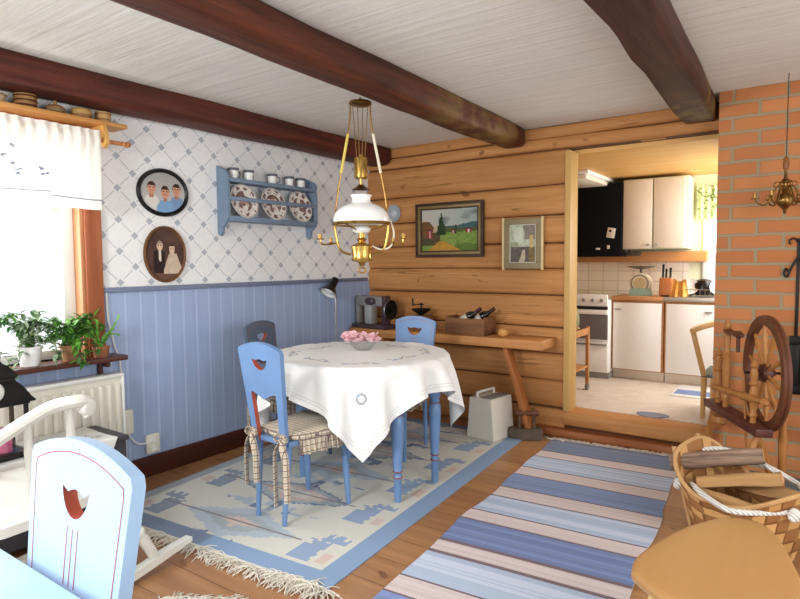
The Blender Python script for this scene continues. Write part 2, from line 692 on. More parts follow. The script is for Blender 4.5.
for y in (ly1 + 0.06, ly0 - 0.07):
    b = MB()
    b.b2((0.001, y - 0.012, -0.13), (0.03, y + 0.012, -0.028), 0.003)
    b.b2((0.03, y - 0.012, -0.06), (0.11, y + 0.012, -0.028), 0.003)
    b.out('bracket', SILLW, win)

# ---- log wall at the back
g = NT('log_wall_timber')
gr = g.ramp(g.noise(g.coord((1.4, 10, 30)), 1.0, 6, 0.62), 0.3, 0.7)
c = g.mix(gr, lin((174, 118, 68)), lin((204, 148, 92)))
big = g.ramp(g.noise(g.coord((0.8, 2, 4)), 1.0, 3), 0.4, 0.65)
c = g.mix(g.math('MULTIPLY', big, 0.5), c, lin((166, 112, 64)))
wv = g.noise(g.coord((0.45, 4, 13)), 1.0, 3, 0.5)
crack = g.math('LESS_THAN', g.math('ABSOLUTE', g.math('SUBTRACT', wv, 0.5)), 0.005)
gate = g.ramp(g.noise(g.coord((1.6, 3, 3), (4, 0, 0)), 1.0, 1), 0.56, 0.60)
c = g.mix(g.math('MULTIPLY', g.math('MULTIPLY', crack, gate), 0.5), c, lin((84, 48, 24)))
k = g.ramp(g.noise(g.coord((7, 7, 9)), 1.0, 1), 0.74, 0.79)
c = g.mix(g.math('MULTIPLY', k, 0.7), c, lin((104, 60, 30)))
g.bump(gr, 0.25, 0.006)
LOG = g.done(c, 0.6, 0, 0.25)
LOGDARK = paint('log_gap_moss', (104, 70, 42), 0.9, var=0.3)


def log(b, x0, x1, z0, z1, seedv, yf=YB, depth=0.15, mi=0):
    n = max(4, int((x1 - x0) / 0.08))

    def fn(u, v):
        x = x0 + (x1 - x0) * u
        k = v * 2 * PI
        e = 5.0
        ca, sa = math.cos(k), math.sin(k)
        ry = (abs(ca) ** (2 / e)) * math.copysign(1, ca)
        rz = (abs(sa) ** (2 / 9.0)) * math.copysign(1, sa)
        h = (z1 - z0) / 2 - 0.001
        w1 = 0.007 * (vnoise(x * 1.6 + seedv * 5, seedv * 3.1) - 0.5) * 2
        bulge = 0.010 * (1 - (rz * 0.98) ** 2)
        w2 = 0.004 * (vnoise(x * 2.5 + seedv, rz * 2 + seedv) - 0.5) * 2
        y = yf + depth / 2 + ry * depth / 2 + (-(bulge - 0.010) + w2 if ry < 0 else 0)
        return Vector((x, y, (z0 + z1) / 2 + rz * h + w1 * 0.8))
    b.grid(lambda u_, v_: fn(u_, v_), n, 1, mi) if False else None
    N = 26
    rings = [[b.bm.verts.new(fn(i / n, j / N)) for j in range(N)] for i in range(n + 1)]
    for i in range(n):
        for j in range(N):
            q = (j + 1) % N
            b.bm.faces.new((rings[i][j], rings[i + 1][j], rings[i + 1][q], rings[i][q])).material_index = mi
    b.bm.faces.new(rings[0]).material_index = mi
    b.bm.faces.new(rings[-1][::-1]).material_index = mi


seams = [0, .2, .405, .615, .81, 1.05, 1.25, 1.44, 1.645, 1.865, 2.12, 2.21, 2.30]
b = MB()
for i in range(len(seams) - 1):
    if seams[i] < 2.1:
        log(b, XW, OPL - 0.05, seams[i], seams[i + 1], i + 1.3)
    else:
        log(b, XW, 0.3, seams[i], seams[i + 1], i + 1.3)
b.b2((XW, YB + 0.03, 0), (OPL - 0.05, YB + 0.13, 2.12), m=1)
b.b2((XW, YB + 0.03, 2.12), (0.3, YB + 0.13, 2.30), m=1)
struct(b.out('wall_back', [LOG, LOGDARK], smooth=40), 'wall of horizontal honey-brown logs with dark cracks', 'wall')
b = MB()
log(b, OPL - 0.05, OPR + 0.1, 0.075, SILL, 21.3, YB - 0.01, 0.2)
struct(b.out('doorsill', LOG, smooth=40), 'raised honey-brown log threshold under the kitchen doorway', 'threshold')
b = MB()
log(b, OPL - 0.25, OPR + 0.1, 0.001, 0.07, 23.3, YB - 0.06, 0.2)
struct(b.out('doorstep', wood('doorstep_wood', (168, 104, 62), (112, 62, 36), 'X', 0.5), smooth=40), 'darker reddish base log at the floor under the threshold', 'step')
JAMB = wood('jamb_pine', (206, 168, 104), (186, 146, 84), 'Z', 0.5)
b = MB()
b.b2((OPL - 0.055, YB - 0.012, SILL), (OPL - 0.012, YB + 0.15, OPT), 0.003)
struct(b.out('door_jamb', JAMB), 'pale pine post on the left side of the kitchen doorway', 'door frame')

# ---- brick chimney breast
g = NT('orange_bricks')
tc = g.n('ShaderNodeTexCoord')
sx = g.n('ShaderNodeSeparateXYZ')
g.link(tc.outputs['Object'], sx.inputs[0])
cb = g.n('ShaderNodeCombineXYZ')
g.link(g.math('ADD', sx.outputs[0], sx.outputs[1]), cb.inputs[0])
g.link(sx.outputs[2], cb.inputs[1])
nz = g.n('ShaderNodeTexNoise')
nz.inputs['Scale'].default_value = 9.0
g.link(tc.outputs['Object'], nz.inputs['Vector'])
vm = g.n('ShaderNodeVectorMath', operation='MULTIPLY_ADD')
g.link(nz.outputs['Color'], vm.inputs[0])
vm.inputs[1].default_value = (0.016, 0.016, 0)
g.link(cb.outputs[0], vm.inputs[2])
bt = g.n('ShaderNodeTexBrick')
bt.offset = 0.5
bt.inputs['Scale'].default_value = 1.0
bt.inputs['Mortar Size'].default_value = 0.011
bt.inputs['Mortar Smooth'].default_value = 0.3
bt.inputs['Bias'].default_value = -0.1
bt.inputs['Brick Width'].default_value = 0.268
bt.inputs['Row Height'].default_value = 0.0857
bt.inputs['Color1'].default_value = lin((190, 124, 78))
bt.inputs['Color2'].default_value = lin((172, 106, 66))
bt.inputs['Mortar'].default_value = lin((150, 135, 108))
g.link(vm.outputs[0], bt.inputs['Vector'])
dirt = g.ramp(g.noise(g.coord((5, 5, 9)), 1.0, 4), 0.4, 0.75)
c = g.mix(g.math('MULTIPLY', dirt, 0.35), bt.outputs[0], lin((168, 120, 86)))
g.bump(g.math('SUBTRACT', 1.0, bt.outputs[1]), 0.6, 0.006)
BRICK = g.done(c, 0.85, 0, 0.15)
b = MB()
b.b2((OPR, YC, 0), (1.3, 4.62, ZC))
struct(b.out('brick_chimney', BRICK, smooth=0), 'orange brick chimney breast beside the kitchen doorway', 'chimney')
b = MB()
b.b2((-0.30, 3.78, 0), (1.3, YC, 0.05), 0.006)
struct(b.out('hearth_slab', paint('hearth_grey', (112, 132, 138), 0.6, var=0.15)), 'grey-green hearth slab at the foot of the brick chimney', 'hearth')

# ---- kitchen shell beyond the doorway
g = NT('kitchen_vinyl')
f = g.ramp(g.noise(g.coord((4, 4, 1)), 3.0, 4), 0.3, 0.7)
c = g.mix(f, lin((206, 192, 178)), lin((222, 211, 200)))
o3 = g.sep()
t1 = g.math('LESS_THAN', g.math('FRACT', g.math('DIVIDE', o3[0], 0.3)), 0.02)
t2 = g.math('LESS_THAN', g.math('FRACT', g.math('DIVIDE', o3[1], 0.3)), 0.02)
c = g.mix(g.math('MULTIPLY', g.math('MAXIMUM', t1, t2), 0.3), c, lin((190, 176, 164)))
KFLOOR = g.done(c, 0.35, 0, 0.4)
KY = 6.2
b = MB()
b.b2((-3.0, YB + 0.2, SILL - 0.08), (1.2, KY, SILL - 0.004))
struct(b.out('floor', KFLOOR), 'pale floor of the kitchen behind the doorway', 'floor')
b = MB()
b.b2((-3.0, YB + 0.15, 2.095), (1.2, KY, 2.17))
g = NT('kitchen_pine_ceiling')
f = g.ramp(g.noise(g.coord((1.5, 18, 1)), 1.0, 4), 0.3, 0.7)
c = g.mix(f, lin((226, 180, 110)), lin((212, 162, 92)))
o3 = g.sep()
c = g.mix(g.math('MULTIPLY', g.math('LESS_THAN', g.math('FRACT', g.math('DIVIDE', o3[1], 0.12)), 0.03), 0.2), c, lin((150, 104, 56)))
struct(b.out('ceiling', g.done(c, 0.5, 0, 0.3)), 'smooth pine ceiling of the kitchen', 'ceiling')
g = NT('cream_tiles')
tc = g.n('ShaderNodeTexCoord')
mp = g.n('ShaderNodeMapping')
mp.inputs['Rotation'].default_value = (PI / 2, 0, 0)
g.link(tc.outputs['Object'], mp.inputs[0])
bt = g.n('ShaderNodeTexBrick')
bt.offset = 0.0
for k_, v_ in (('Scale', 1.0), ('Mortar Size', 0.004), ('Brick Width', 0.15), ('Row Height', 0.1)):
    bt.inputs[k_].default_value = v_
bt.inputs['Color1'].default_value = lin((240, 226, 206))
bt.inputs['Color2'].default_value = lin((236, 220, 198))
bt.inputs['Mortar'].default_value = lin((204, 188, 168))
g.link(mp.outputs[0], bt.inputs['Vector'])
TILE = g.done(bt.outputs[0], 0.25, 0, 0.5)
KGREEN = paint('pale_green_wall', (226, 228, 196), 0.6, var=0.02)
b = MB()
kx0, kx1, kz0, kz1 = -0.82, -0.1, 1.05, 1.86
for (x0, x1, z0, z1, m) in ((-3.0, -1.0, 0.9, 1.33, 1), (-3.0, -1.0, 0.1, 0.9, 0), (-3.0, -1.0, 1.33, 2.12, 0), (-1.0, kx0, 0.1, 2.12, 0), (kx1, 1.2, 0.1, 2.12, 0), (kx0, kx1, 0.1, kz0, 0), (kx0, kx1, kz1, 2.12, 0)):
    b.b2((x0, KY, z0), (x1, KY + 0.1, z1), m=m)
struct(b.out('wall_kitchen', [KGREEN, TILE], smooth=0), 'pale kitchen wall with cream tiles over the worktop', 'wall')
b = MB()
b.b2((-3.1, YB + 0.1, 0.1), (-3.0, KY, 2.12))
struct(b.out('wall_kitchen_side', KGREEN, smooth=0), 'pale side wall of the kitchen', 'wall')
win2 = thing('window_2', 'white kitchen window behind the green flowered valance', 'window', (0, KY, 0))
win2['kind'] = 'structure'
b = MB()
for (x0, x1, z0, z1) in ((kx0 - 0.06, kx0 + 0.02, kz0 - .06, kz1 + .06), (kx1 - 0.02, kx1 + 0.06, kz0 - .06, kz1 + .06), (kx0, kx1, kz0 - .06, kz0 + .02), (kx0, kx1, kz1 - .02, kz1 + .06)):
    b.b2((x0, -0.02, z0), (x1, 0.04, z1), 0.004)
b.out('frame', WHITE, win2)
b = MB()
b.b2((kx0, 0.03, kz0), (kx1, 0.034, kz1))
b.out('pane', CLEAR, win2)

# ================================================================== DINING TABLE, CLOTH, CHAIRS
TX, TY, TZ, TR = -2.262, 2.79, 0.752, 0.54
tbl = thing('dining_table', 'round blue dining table with turned legs under the white cloth', 'table', (TX, TY, 0))
b = MB()
b.lathe([(0, 0.722), (TR - 0.01, 0.722), (TR, 0.73), (TR, 0.744), (TR - 0.008, TZ), (0, TZ)], n=64)
b.out('tabletop', BLUE, tbl)
b = MB()
legs = [(0.438, -0.226), (0.45, 0.136), (-0.27, -0.226), (-0.27, 0.20)]
for i in range(4):
    p, q = legs[i], legs[(1, 3, 0, 2)[i]]
    b.bar((p[0], p[1], 0.675), (q[0], q[1], 0.675), 0.085, 0.022, 0.002, up=(0, 0, 1))
b.out('apron', BLUE, tbl)
REDRING = paint('red_ring_paint', (150, 82, 84), 0.4)
for (lx, ly) in legs:
    b = MB()
    pr_ = [(0, 0.018), (0.02, 0.021), (0.18, 0.021), (0.19, 0.026), (0.20, 0.021), (0.225, 0.021), (0.235, 0.026), (0.245, 0.023), (0.30, 0.026), (0.45, 0.032), (0.58, 0.036), (0.64, 0.034),
           (0.665, 0.024), (0.68, 0.031), (0.695, 0.024), (0.72, 0.034), (0.78, 0.040), (0.82, 0.036), (0.835, 0.026), (0.85, 0.034), (1.0, 0.034)]
    b.cyl((lx, ly, 0.008), (lx, ly, 0.722), 0.03, prof=pr_, n=20)
    lg = b.out('leg', BLUE, tbl)
    for t in (0.19, 0.235, 0.665):
        b = MB()
        z = 0.008 + t * 0.714
        b.lathe([(0.0255, z - 0.004), (0.0285, z), (0.0255, z + 0.004)], (lx, ly, 0), n=20)
        b.out('ring', REDRING, lg)


# cloth : a square sheet relaxed over the round top (position-based dynamics, fixed step count)
def drape(N, half, cx, cy, cz, ang, R_, steps=260, iters=14):
    s = np.linspace(-half, half, N)
    U, V = np.meshgrid(s, s, indexing='ij')
    ca, sa = math.cos(ang), math.sin(ang)
    P = np.stack([ca * U - sa * V, sa * U + ca * V, np.full_like(U, 0.004)], -1)
    P[..., 2] += 0.002 * np.sin(9 * U + 2) * np.cos(7 * V + 1)
    Q = P.copy()
    h = s[1] - s[0]
    con = []

    def add(di, dj, rest, k):
        for par in (0, 1):
            if di and not dj:
                I = np.arange(0, N - di)
                I = I[(I // di) % 2 == par]
                con.append((np.ix_(I, np.arange(N)), np.ix_(I + di, np.arange(N)), rest, k))
            elif dj and not di:
                J = np.arange(0, N - dj)
                J = J[(J // dj) % 2 == par]
                con.append((np.ix_(np.arange(N), J), np.ix_(np.arange(N), J + dj), rest, k))
            else:
                I = np.arange(0, N - 1)
                I = I[I % 2 == par]
                if dj > 0:
                    con.append((np.ix_(I, np.arange(0, N - 1)), np.ix_(I + 1, np.arange(1, N)), rest, k))
                else:
                    con.append((np.ix_(I, np.arange(1, N)), np.ix_(I + 1, np.arange(0, N - 1)), rest, k))
    add(1, 0, h, 0.5), add(0, 1, h, 0.5)
    add(1, 1, h * 2 ** .5, 0.25), add(1, -1, h * 2 ** .5, 0.25)
    add(3, 0, 3 * h, 0.10), add(0, 3, 3 * h, 0.10)
    dt = 0.016
    for st in range(steps):
        vel = (P - Q) * 0.965
        Q = P.copy()
        P = P + vel
        P[..., 2] -= 9.8 * dt * dt * 0.5
        for it in range(iters):
            for a, c_, rest, k in con:
                d = P[c_] - P[a]
                L = np.sqrt((d * d).sum(-1, keepdims=True)) + 1e-9
                w = (k * (L - rest) / L) * d
                P[a] += w
                P[c_] -= w
            r = np.hypot(P[..., 0], P[..., 1])
            ins = (r < R_) & (P[..., 2] < 0) & (P[..., 2] > -0.05)
            dz = -P[..., 2]
            dr = R_ - r
            up = ins & (dz <= dr)
            sd = ins & (dz > dr)
            P[..., 2][up] = 0
            f = np.where(sd, R_ / np.maximum(r, 1e-6), 1.0)
            P[..., 0] *= f
            P[..., 1] *= f
            low = (r < R_ + 0.002) & (P[..., 2] <= -0.05)
            f = np.where(low, (R_ + 0.002) / np.maximum(r, 1e-6), 1.0)
            P[..., 0] *= f
            P[..., 1] *= f
            on = (r < R_ - 0.03) & (P[..., 2] < 0.004)
            Q[..., 0][on] = P[..., 0][on] * 0.6 + Q[..., 0][on] * 0.4
            Q[..., 1][on] = P[..., 1][on] * 0.6 + Q[..., 1][on] * 0.4
    P[..., 0] += cx
    P[..., 1] += cy
    P[..., 2] += cz
    return P


CN = 57
CHALF = 0.705
CANG = math.radians(-50.5 + 45)
CP = drape(CN, CHALF, TX, TY, TZ + 0.006, CANG, TR + 0.006)
bm = bmesh.new()
lay = bm.loops.layers.float_color.new('Col')
V = [[bm.verts.new(CP[i, j]) for j in range(CN)] for i in range(CN)]
MOT = [(-0.27, -0.27), (0.27, -0.27), (-0.27, 0.27), (0.27, 0.27), (0, 0.33), (0.33, 0), (-0.33, 0), (0, -0.33)]
CPAL = {'w': (238, 238, 236), 'g': (160, 164, 172), 'b': (170, 184, 206), 't': (206, 192, 178)}


def cloth_col(u, v):
    a, b_ = (u - 0.5) * 2 * CHALF, (v - 0.5) * 2 * CHALF
    e = CHALF - max(abs(a), abs(b_))
    if 0.024 < e < 0.031 or 0.042 < e < 0.047:
        return (218, 218, 216)
    for mx, my in ((1, -1), (-1, 1), (1, 1), (-1, -1)):
        d = math.hypot(a - mx * 0.475, b_ - my * 0.475)
        if 0.019 < d < 0.030:
            return CPAL['g'] if hsh(round(math.atan2(b_ - my * .475, a - mx * .475) * 5), 3) > 0.25 else CPAL['b']
    for i, (mx, my) in enumerate(MOT):
        x, y = a - mx, b_ - my
        th = math.atan2(my, mx) + PI / 2
        x, y = x * math.cos(th) + y * math.sin(th), -x * math.sin(th) + y * math.cos(th)
        if abs(x) < 0.11 and abs(y - 0.018 * math.sin(x * 45)) < 0.006:
            return CPAL['g']
        for k in (-0.08, -0.03, 0.03, 0.08):
            d = math.hypot((x - k) / 1.5, y - 0.02 * (1 if k * 100 % 2 > 1 else -1))
            if d < 0.013:
                return CPAL['b'] if (i + int(k * 100)) % 2 else CPAL['t']
    return CPAL['w']


SUB = 5
bm.free()
bm = bmesh.new()
lay = bm.loops.layers.float_color.new('Col')
NF = (CN - 1) * SUB + 1
ii = np.linspace(0, CN - 1, NF)
i0 = np.clip(np.floor(ii).astype(int), 0, CN - 2)
tt = ii - i0


def crint(A):                        # Catmull-Rom refinement along axis 0
    a, b_, c_, d_ = A[np.clip(i0 - 1, 0, CN - 1)], A[i0], A[i0 + 1], A[np.clip(i0 + 2, 0, CN - 1)]
    t = tt.reshape(-1, *([1] * (A.ndim - 1)))
    return 0.5 * (2 * b_ + (-a + c_) * t + (2 * a - 5 * b_ + 4 * c_ - d_) * t * t + (-a + 3 * b_ - 3 * c_ + d_) * t ** 3)


CF = crint(CP)
CF = np.swapaxes(crint(np.swapaxes(CF, 0, 1)), 0, 1)
V = [[bm.verts.new(CF[i, j]) for j in range(NF)] for i in range(NF)]
for i in range(NF - 1):
    for j in range(NF - 1):
        f = bm.faces.new((V[i][j], V[i + 1][j], V[i + 1][j + 1], V[i][j + 1]))
        c = lin(cloth_col((i + .5) / (NF - 1), (j + .5) / (NF - 1)))
        for l in f.loops:
            l[lay] = c
me = bpy.data.meshes.new('tablecloth')
bm.to_mesh(me)
bm.free()
me.polygons.foreach_set('use_smooth', [True] * len(me.polygons))
me.materials.append(vcol('white_embroidered_linen', 0.85))
cloth = bpy.data.objects.new('tablecloth', me)
COL.objects.link(cloth)
tag(cloth, 'white embroidered tablecloth hanging in points over the round table', 'tablecloth')


# ---- blue chairs
def chair(label, loc, rz, lines=False, sc=1.0, hw=0.058, hd=0.056, BLUE=BLUE):
    t = thing('dining_chair', label, 'chair', loc, rz, 'blue painted chairs')
    t.scale = (sc, sc, sc)
    # back: board with posts, arched top, moon cut-out; lies in local XZ, leans backwards
    o = []
    wt, wm, wb = 0.163, 0.142, 0.112
    hole = [(-hw, 0.838), (-hw * .56, 0.830), (-hw * .24, 0.836), (0.0, 0.838), (hw * .24, 0.836), (hw * .56, 0.830), (hw, 0.838)]
    for k in range(1, 12):
        a = PI * k / 12
        hole.append((hw * math.cos(a) * (1 - 0.10 * math.sin(a)), 0.838 - hd * math.sin(a)))
    o += [(-wb - 0.012, 0.40), (-wm, 0.62), (-wt, 0.872)]
    for k in range(0, 13):
        a = -1 + k / 6
        o.append((wt * 0.96 * a, 0.888 + 0.032 * (1 - a * a)))
    o += [(wt, 0.872), (wm, 0.62), (wb + 0.012, 0.40), (wb - 0.028, 0.40), (wm - 0.045, 0.655), (wm - 0.052, 0.668), (0.045, 0.652), (0, 0.632), (-0.045, 0.652), (-wm + 0.052, 0.668), (-wm + 0.045, 0.655), (-wb + 0.028, 0.40)]
    lean = math.radians(7)
    M = T(0, -0.187, 0.40) @ RX(lean) @ T(0, 0, -0.40) @ Matrix(((1, 0, 0, 0), (0, 0, -1, 0), (0, 1, 0, 0), (0, 0, 0, 1)))
    b = MB()
    b.prism(o, 0.024, M, holes=[hole], mh=1)
    bk = b.out('backrest', [BLUE, REDPAINT], t, smooth=30)
    for p in bk.data.polygons:      # red inner edges of the posts
        c_ = p.center
        if 0.42 < c_.z < 0.65 and abs(p.normal.y) < 0.3 and abs(c_.x) < 0.105:
            p.material_index = 1
    if lines:
        b = MB()
        Mi = M @ T(0, 0, -0.0006)

        def line(pts, w=0.0022):
            for p, q in zip(pts[:-1], pts[1:]):
                p, q = Vector((p[0], p[1], 0)), Vector((q[0], q[1], 0))
                d = (q - p).normalized()
                n_ = Vector((-d.y, d.x, 0)) * w / 2
                d = d * 0.0008
                vs = [b.bm.verts.new(Mi @ x) for x in (p - n_ - d, q - n_ + d, q + n_ + d, p + n_ - d)]
                b.bm.faces.new(vs)
        line([(-wm + 0.012, 0.44), (-wm + 0.018, 0.62), (-wt + 0.02, 0.855)] + [(-wt * 0.86 + wt * 1.72 * k / 10, 0.868 + 0.03 * (1 - (-1 + k / 5) ** 2)) for k in range(11)] + [(wt - 0.02, 0.855), (wm - 0.018, 0.62), (wm - 0.012, 0.44)])
        for x, z in ((-0.017, 0.772), (0.0, 0.770), (0.017, 0.772)):
            line([(x, z), (x, 0.675)])
        b.out('painted_line', REDPAINT, t, smooth=0, normals=False)
    # seat
    b = MB()
    so = [(-0.135, -0.20), (0.135, -0.20), (0.195, 0.165), (0.17, 0.195), (0, 0.205), (-0.17, 0.195), (-0.195, 0.165)]
    b.prism(so, 0.024, T(0, 0, 0.402))
    b.out('seat', BLUE, t)
    for sx in (-1, 1):
        b = MB()
        b.cyl((sx * 0.160, 0.185, 0.004), (sx * 0.145, 0.165, 0.402), 0.014, prof=[(0, .011), (.03, .0135), (.55, .0185), (.62, .015), (.65, .019), (.68, .015), (.8, .02), (1, .017)])
        b.out('leg', BLUE, t)
        b = MB()
        b.cyl((sx * 0.102, -0.21, 0.004), (sx * 0.112, -0.182, 0.404), 0.014, prof=[(0, .012), (.5, .0155), (1, .0185)])
        b.out('leg', BLUE, t)
    return t


g = NT('beige_plaid_cotton')
o3 = g.sep()


def stripes(ax, period, width, off=0.0):
    return g.math('LESS_THAN', g.math('FRACT', g.math('ADD', g.math('DIVIDE', ax, period), off)), width)


s1 = g.math('MAXIMUM', stripes(o3[0], 0.03, 0.13), stripes(o3[2], 0.03, 0.16))
s1 = g.math('MAXIMUM', s1, stripes(o3[1], 0.03, 0.13))
s2 = g.math('MAXIMUM', stripes(o3[0], 0.03, 0.09, 0.4), stripes(o3[2], 0.03, 0.10, 0.45))
c = g.mix(g.math('MULTIPLY', s2, 0.5), lin((206, 194, 174)), lin((176, 146, 122)))
c = g.mix(g.math('MULTIPLY', s1, 0.8), c, lin((92, 74, 76)))
PLAID = g.done(c, 0.9, 0, 0.1)


def cushion(label, loc, rz, tails=1.0):
    """seat pad with a gathered skirt and bows tied to the two back posts"""
    t = thing('seat_cushion', label, 'cushion', loc, rz, 'plaid seat cushions')
    so = [(-0.140, -0.165), (0.140, -0.165), (0.204, 0.165), (0.185, 0.204), (0, 0.215), (-0.185, 0.204), (-0.204, 0.165)]
    b = MB()
    vs0 = [Vector((x, y, 0)) for x, y in so]
    rings = []
    for k, (s, z) in enumerate(((0.97, 0.428), (1.0, 0.436), (1.0, 0.450), (0.95, 0.458), (0.6, 0.462))):
        path = smooth_path([tuple(p * s) for p in vs0 + vs0[:1]], 6)[:-1]
        rings.append([b.bm.verts.new((p.x, p.y + 0.0, z)) for p in path])
    n = len(rings[0])
    for A, B_ in zip(rings[:-1], rings[1:]):
        for i in range(n):
            b.bm.faces.new((A[i], A[(i + 1) % n], B_[(i + 1) % n], B_[i]))
    b.bm.faces.new(rings[-1])
    b.bm.faces.new(rings[0][::-1])
    b.out('pad', PLAID, t, smooth=60)
    # gathered skirt along sides and front
    edge = smooth_path([(0.142, -0.15, 0), (0.206, 0.165, 0), (0.187, 0.206, 0), (0, 0.217, 0), (-0.187, 0.206, 0), (-0.206, 0.165, 0), (-0.142, -0.15, 0)], 16)
    cum = [0]
    for p, q in zip(edge[:-1], edge[1:]):
        cum.append(cum[-1] + (q - p).length)
    nn = 240
    b = MB()
    cols = []
    for i in range(nn + 1):
        s = cum[-1] * i / nn
        k = max(j for j in range(len(cum)) if cum[j] <= s + 1e-9)
        k = min(k, len(edge) - 2)
        f = (s - cum[k]) / max(1e-6, cum[k + 1] - cum[k])
        p = edge[k].lerp(edge[k + 1], f)
        d = (edge[k + 1] - edge[k]).normalized()
        nrm = Vector((d.y, -d.x, 0))
        ph = s * 2 * PI / 0.030 + 1.5 * math.sin(s * 23)
        col_ = []
        for j, (zz, am, of) in enumerate(((0.447, 0.001, 0.0), (0.435, 0.003, 0.004), (0.41, 0.005, 0.008), (0.378, 0.007, 0.011), (0.352, 0.008, 0.013))):
            col_.append(b.bm.verts.new(p + nrm * (of + am * math.sin(ph)) + d * 0.004 * math.cos(ph) + Vector((0, 0, zz + (0.004 * math.sin(ph * 0.37) if j == 4 else 0)))))
        cols.append(col_)
    for A, B_ in zip(cols[:-1], cols[1:]):
        for j in range(4):
            b.bm.faces.new((A[j], B_[j], B_[j + 1], A[j + 1]))
    b.out('ruffle', PLAID, t, smooth=60)
    for sx in (-1, 1):
        bw = MB()
        c0 = Vector((sx * 0.115, -0.222, 0.452))
        bw.ell(c0, (0.016, 0.013, 0.017), u=10, v=8)
        for k in (-1, 1):
            lp = smooth_path([c0, c0 + Vector((k * 0.022, -0.012, 0.016)), c0 + Vector((k * 0.043, -0.014, -0.004)), c0 + Vector((k * 0.028, -0.010, -0.022)), c0], 5)
            bw.tube(lp, 0.0095, 6, flat=0.5)
        bw.tube([c0, (sx * 0.12, -0.195, 0.455), (sx * 0.128, -0.15, 0.45)], 0.008, 6, flat=0.5)
        o_ = bw.out('bow', PLAID, t, smooth=60)
        for k, (ln_, spread, yy) in enumerate(((0.265, -0.046, -0.008), (0.235, 0.044, -0.016))):
            tl = MB()
            ln_ *= tails * (1.32 if sx > 0 else 1.1)
            pts = smooth_path([c0 + Vector((0, -0.006, -0.004)), c0 + Vector((spread * 0.6, yy - 0.006, -0.05)), c0 + Vector((spread, yy - 0.004, -0.12)), c0 + Vector((spread * 1.05, yy, -ln_))], 5)
            tl.tube(pts, [0.010 + 0.007 * min(1, i / 5) for i in range(len(pts))], 8, flat=0.34)
            tl.out('tie', PLAID, t, smooth=60)
    return t


def rowcol(px):
    return px


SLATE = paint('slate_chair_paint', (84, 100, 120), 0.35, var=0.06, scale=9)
chair('blue chair with its back to the viewer, nearest to the round table', (-2.205, 2.225, 0.0025), math.radians(-4), True)
cushion('beige plaid cushion with long bows, on the blue chair nearest the viewer at the table', (-2.205, 2.225, 0.0025), math.radians(-4))
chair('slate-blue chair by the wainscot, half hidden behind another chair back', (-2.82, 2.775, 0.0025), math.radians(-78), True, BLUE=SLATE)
cushion('plaid cushion on the slate-blue chair standing by the wainscot', (-2.82, 2.775, 0.0025), math.radians(-78))
chair('blue chair on the far side of the table below the log wall', (-2.335, 3.29, 0.0025), math.radians(184), True)
cushion('plaid cushion on the blue chair on the far side of the table', (-2.335, 3.29, 0.0025), math.radians(184), 0.8)
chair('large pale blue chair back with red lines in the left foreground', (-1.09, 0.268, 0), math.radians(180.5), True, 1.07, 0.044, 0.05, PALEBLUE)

# pale blue table in the bottom left corner
ft = thing('painted_table', 'pale blue painted tabletop corner at the bottom left', 'table', (-1.30, 0.025, 0))
b = MB()
b.box((0.0, 0.0, 0.735), (1.3, 0.90, 0.03), None, 0.006)
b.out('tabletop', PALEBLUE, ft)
for sx in (-1, 1):
    for sy in (-1, 1):
        b = MB()
        b.cyl((sx * 0.56, sy * 0.38, 0), (sx * 0.56, sy * 0.38, 0.72), 0.03, prof=[(0, .018), (.3, .026), (.8, .034), (1, .034)])
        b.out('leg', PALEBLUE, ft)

# ---- glass bowl with pink flowers
BX, BY, BZ = -2.30, 2.87, 0.760
b = MB()
b.lathe([(0, 0.004), (0.040, 0.0), (0.046, 0.004), (0.074, 0.034), (0.096, 0.066), (0.094, 0.068), (0.07, 0.035), (0.042, 0.009), (0, 0.009)], (BX, BY, BZ), n=32)
tag(b.out('glass_bowl', glass('bowl_glass', (0.93, 0.95, 0.94, 1), 0.03, 0.75)), 'small clear glass bowl on the white tablecloth', 'bowl')
PETAL = paint('pink_petals', (246, 196, 204), 0.7, var=0.1, scale=40)
fl = [(0, 0, 0.05), (0.05, 0.01, 0.052), (-0.05, 0.0, 0.052), (0.02, 0.05, 0.05), (-0.025, 0.045, 0.05), (0.02, -0.045, 0.052), (-0.03, -0.04, 0.052), (0.062, -0.03, 0.06), (-0.066, -0.02, 0.06)]
flab = ['frilly pink flower at the centre of the glass bowl', 'frilly pink flower right of the middle of the bowl', 'frilly pink flower left of the middle of the bowl',
        'frilly pink flower at the back right of the bowl', 'frilly pink flower at the back left of the bowl', 'frilly pink flower at the front right of the bowl',
        'frilly pink flower at the front left of the bowl', 'frilly pink flower drooping over the right rim of the bowl', 'frilly pink flower drooping over the left rim of the bowl']
for i, (dx, dy, dz) in enumerate(fl):
    b = MB()
    for k in range(4):
        r0 = 0.050 - 0.009 * k
        ph = i * 1.3 + k * 2

        def fn(u, v, r0=r0, k=k, ph=ph):
            a = u * 2 * PI
            rr = (0.12 + 0.88 * v) * r0 * (1 + 0.16 * v * math.sin(a * (7 + k) + ph))
            return Vector((rr * math.cos(a), rr * math.sin(a), (0.006 + 0.008 * k) + 0.03 * v ** 1.6 - 0.012 * k * v * v + 0.006 * v * math.sin(a * (6 + k) + ph * 2)))
        b.grid(fn, 40, 4, closed_u=True)
    if i == 0:
        PM = PETAL
    f_ = b.out('pink_flower', PM, None, smooth=70)
    f_.location = (BX + dx * 1.25, BY + dy * 1.25, BZ + dz * 1.02)
    f_.rotation_euler = (-dy * 6, dx * 6, i)
    tag(f_, flab[i], 'flower', 'pink flowers in the glass bowl')

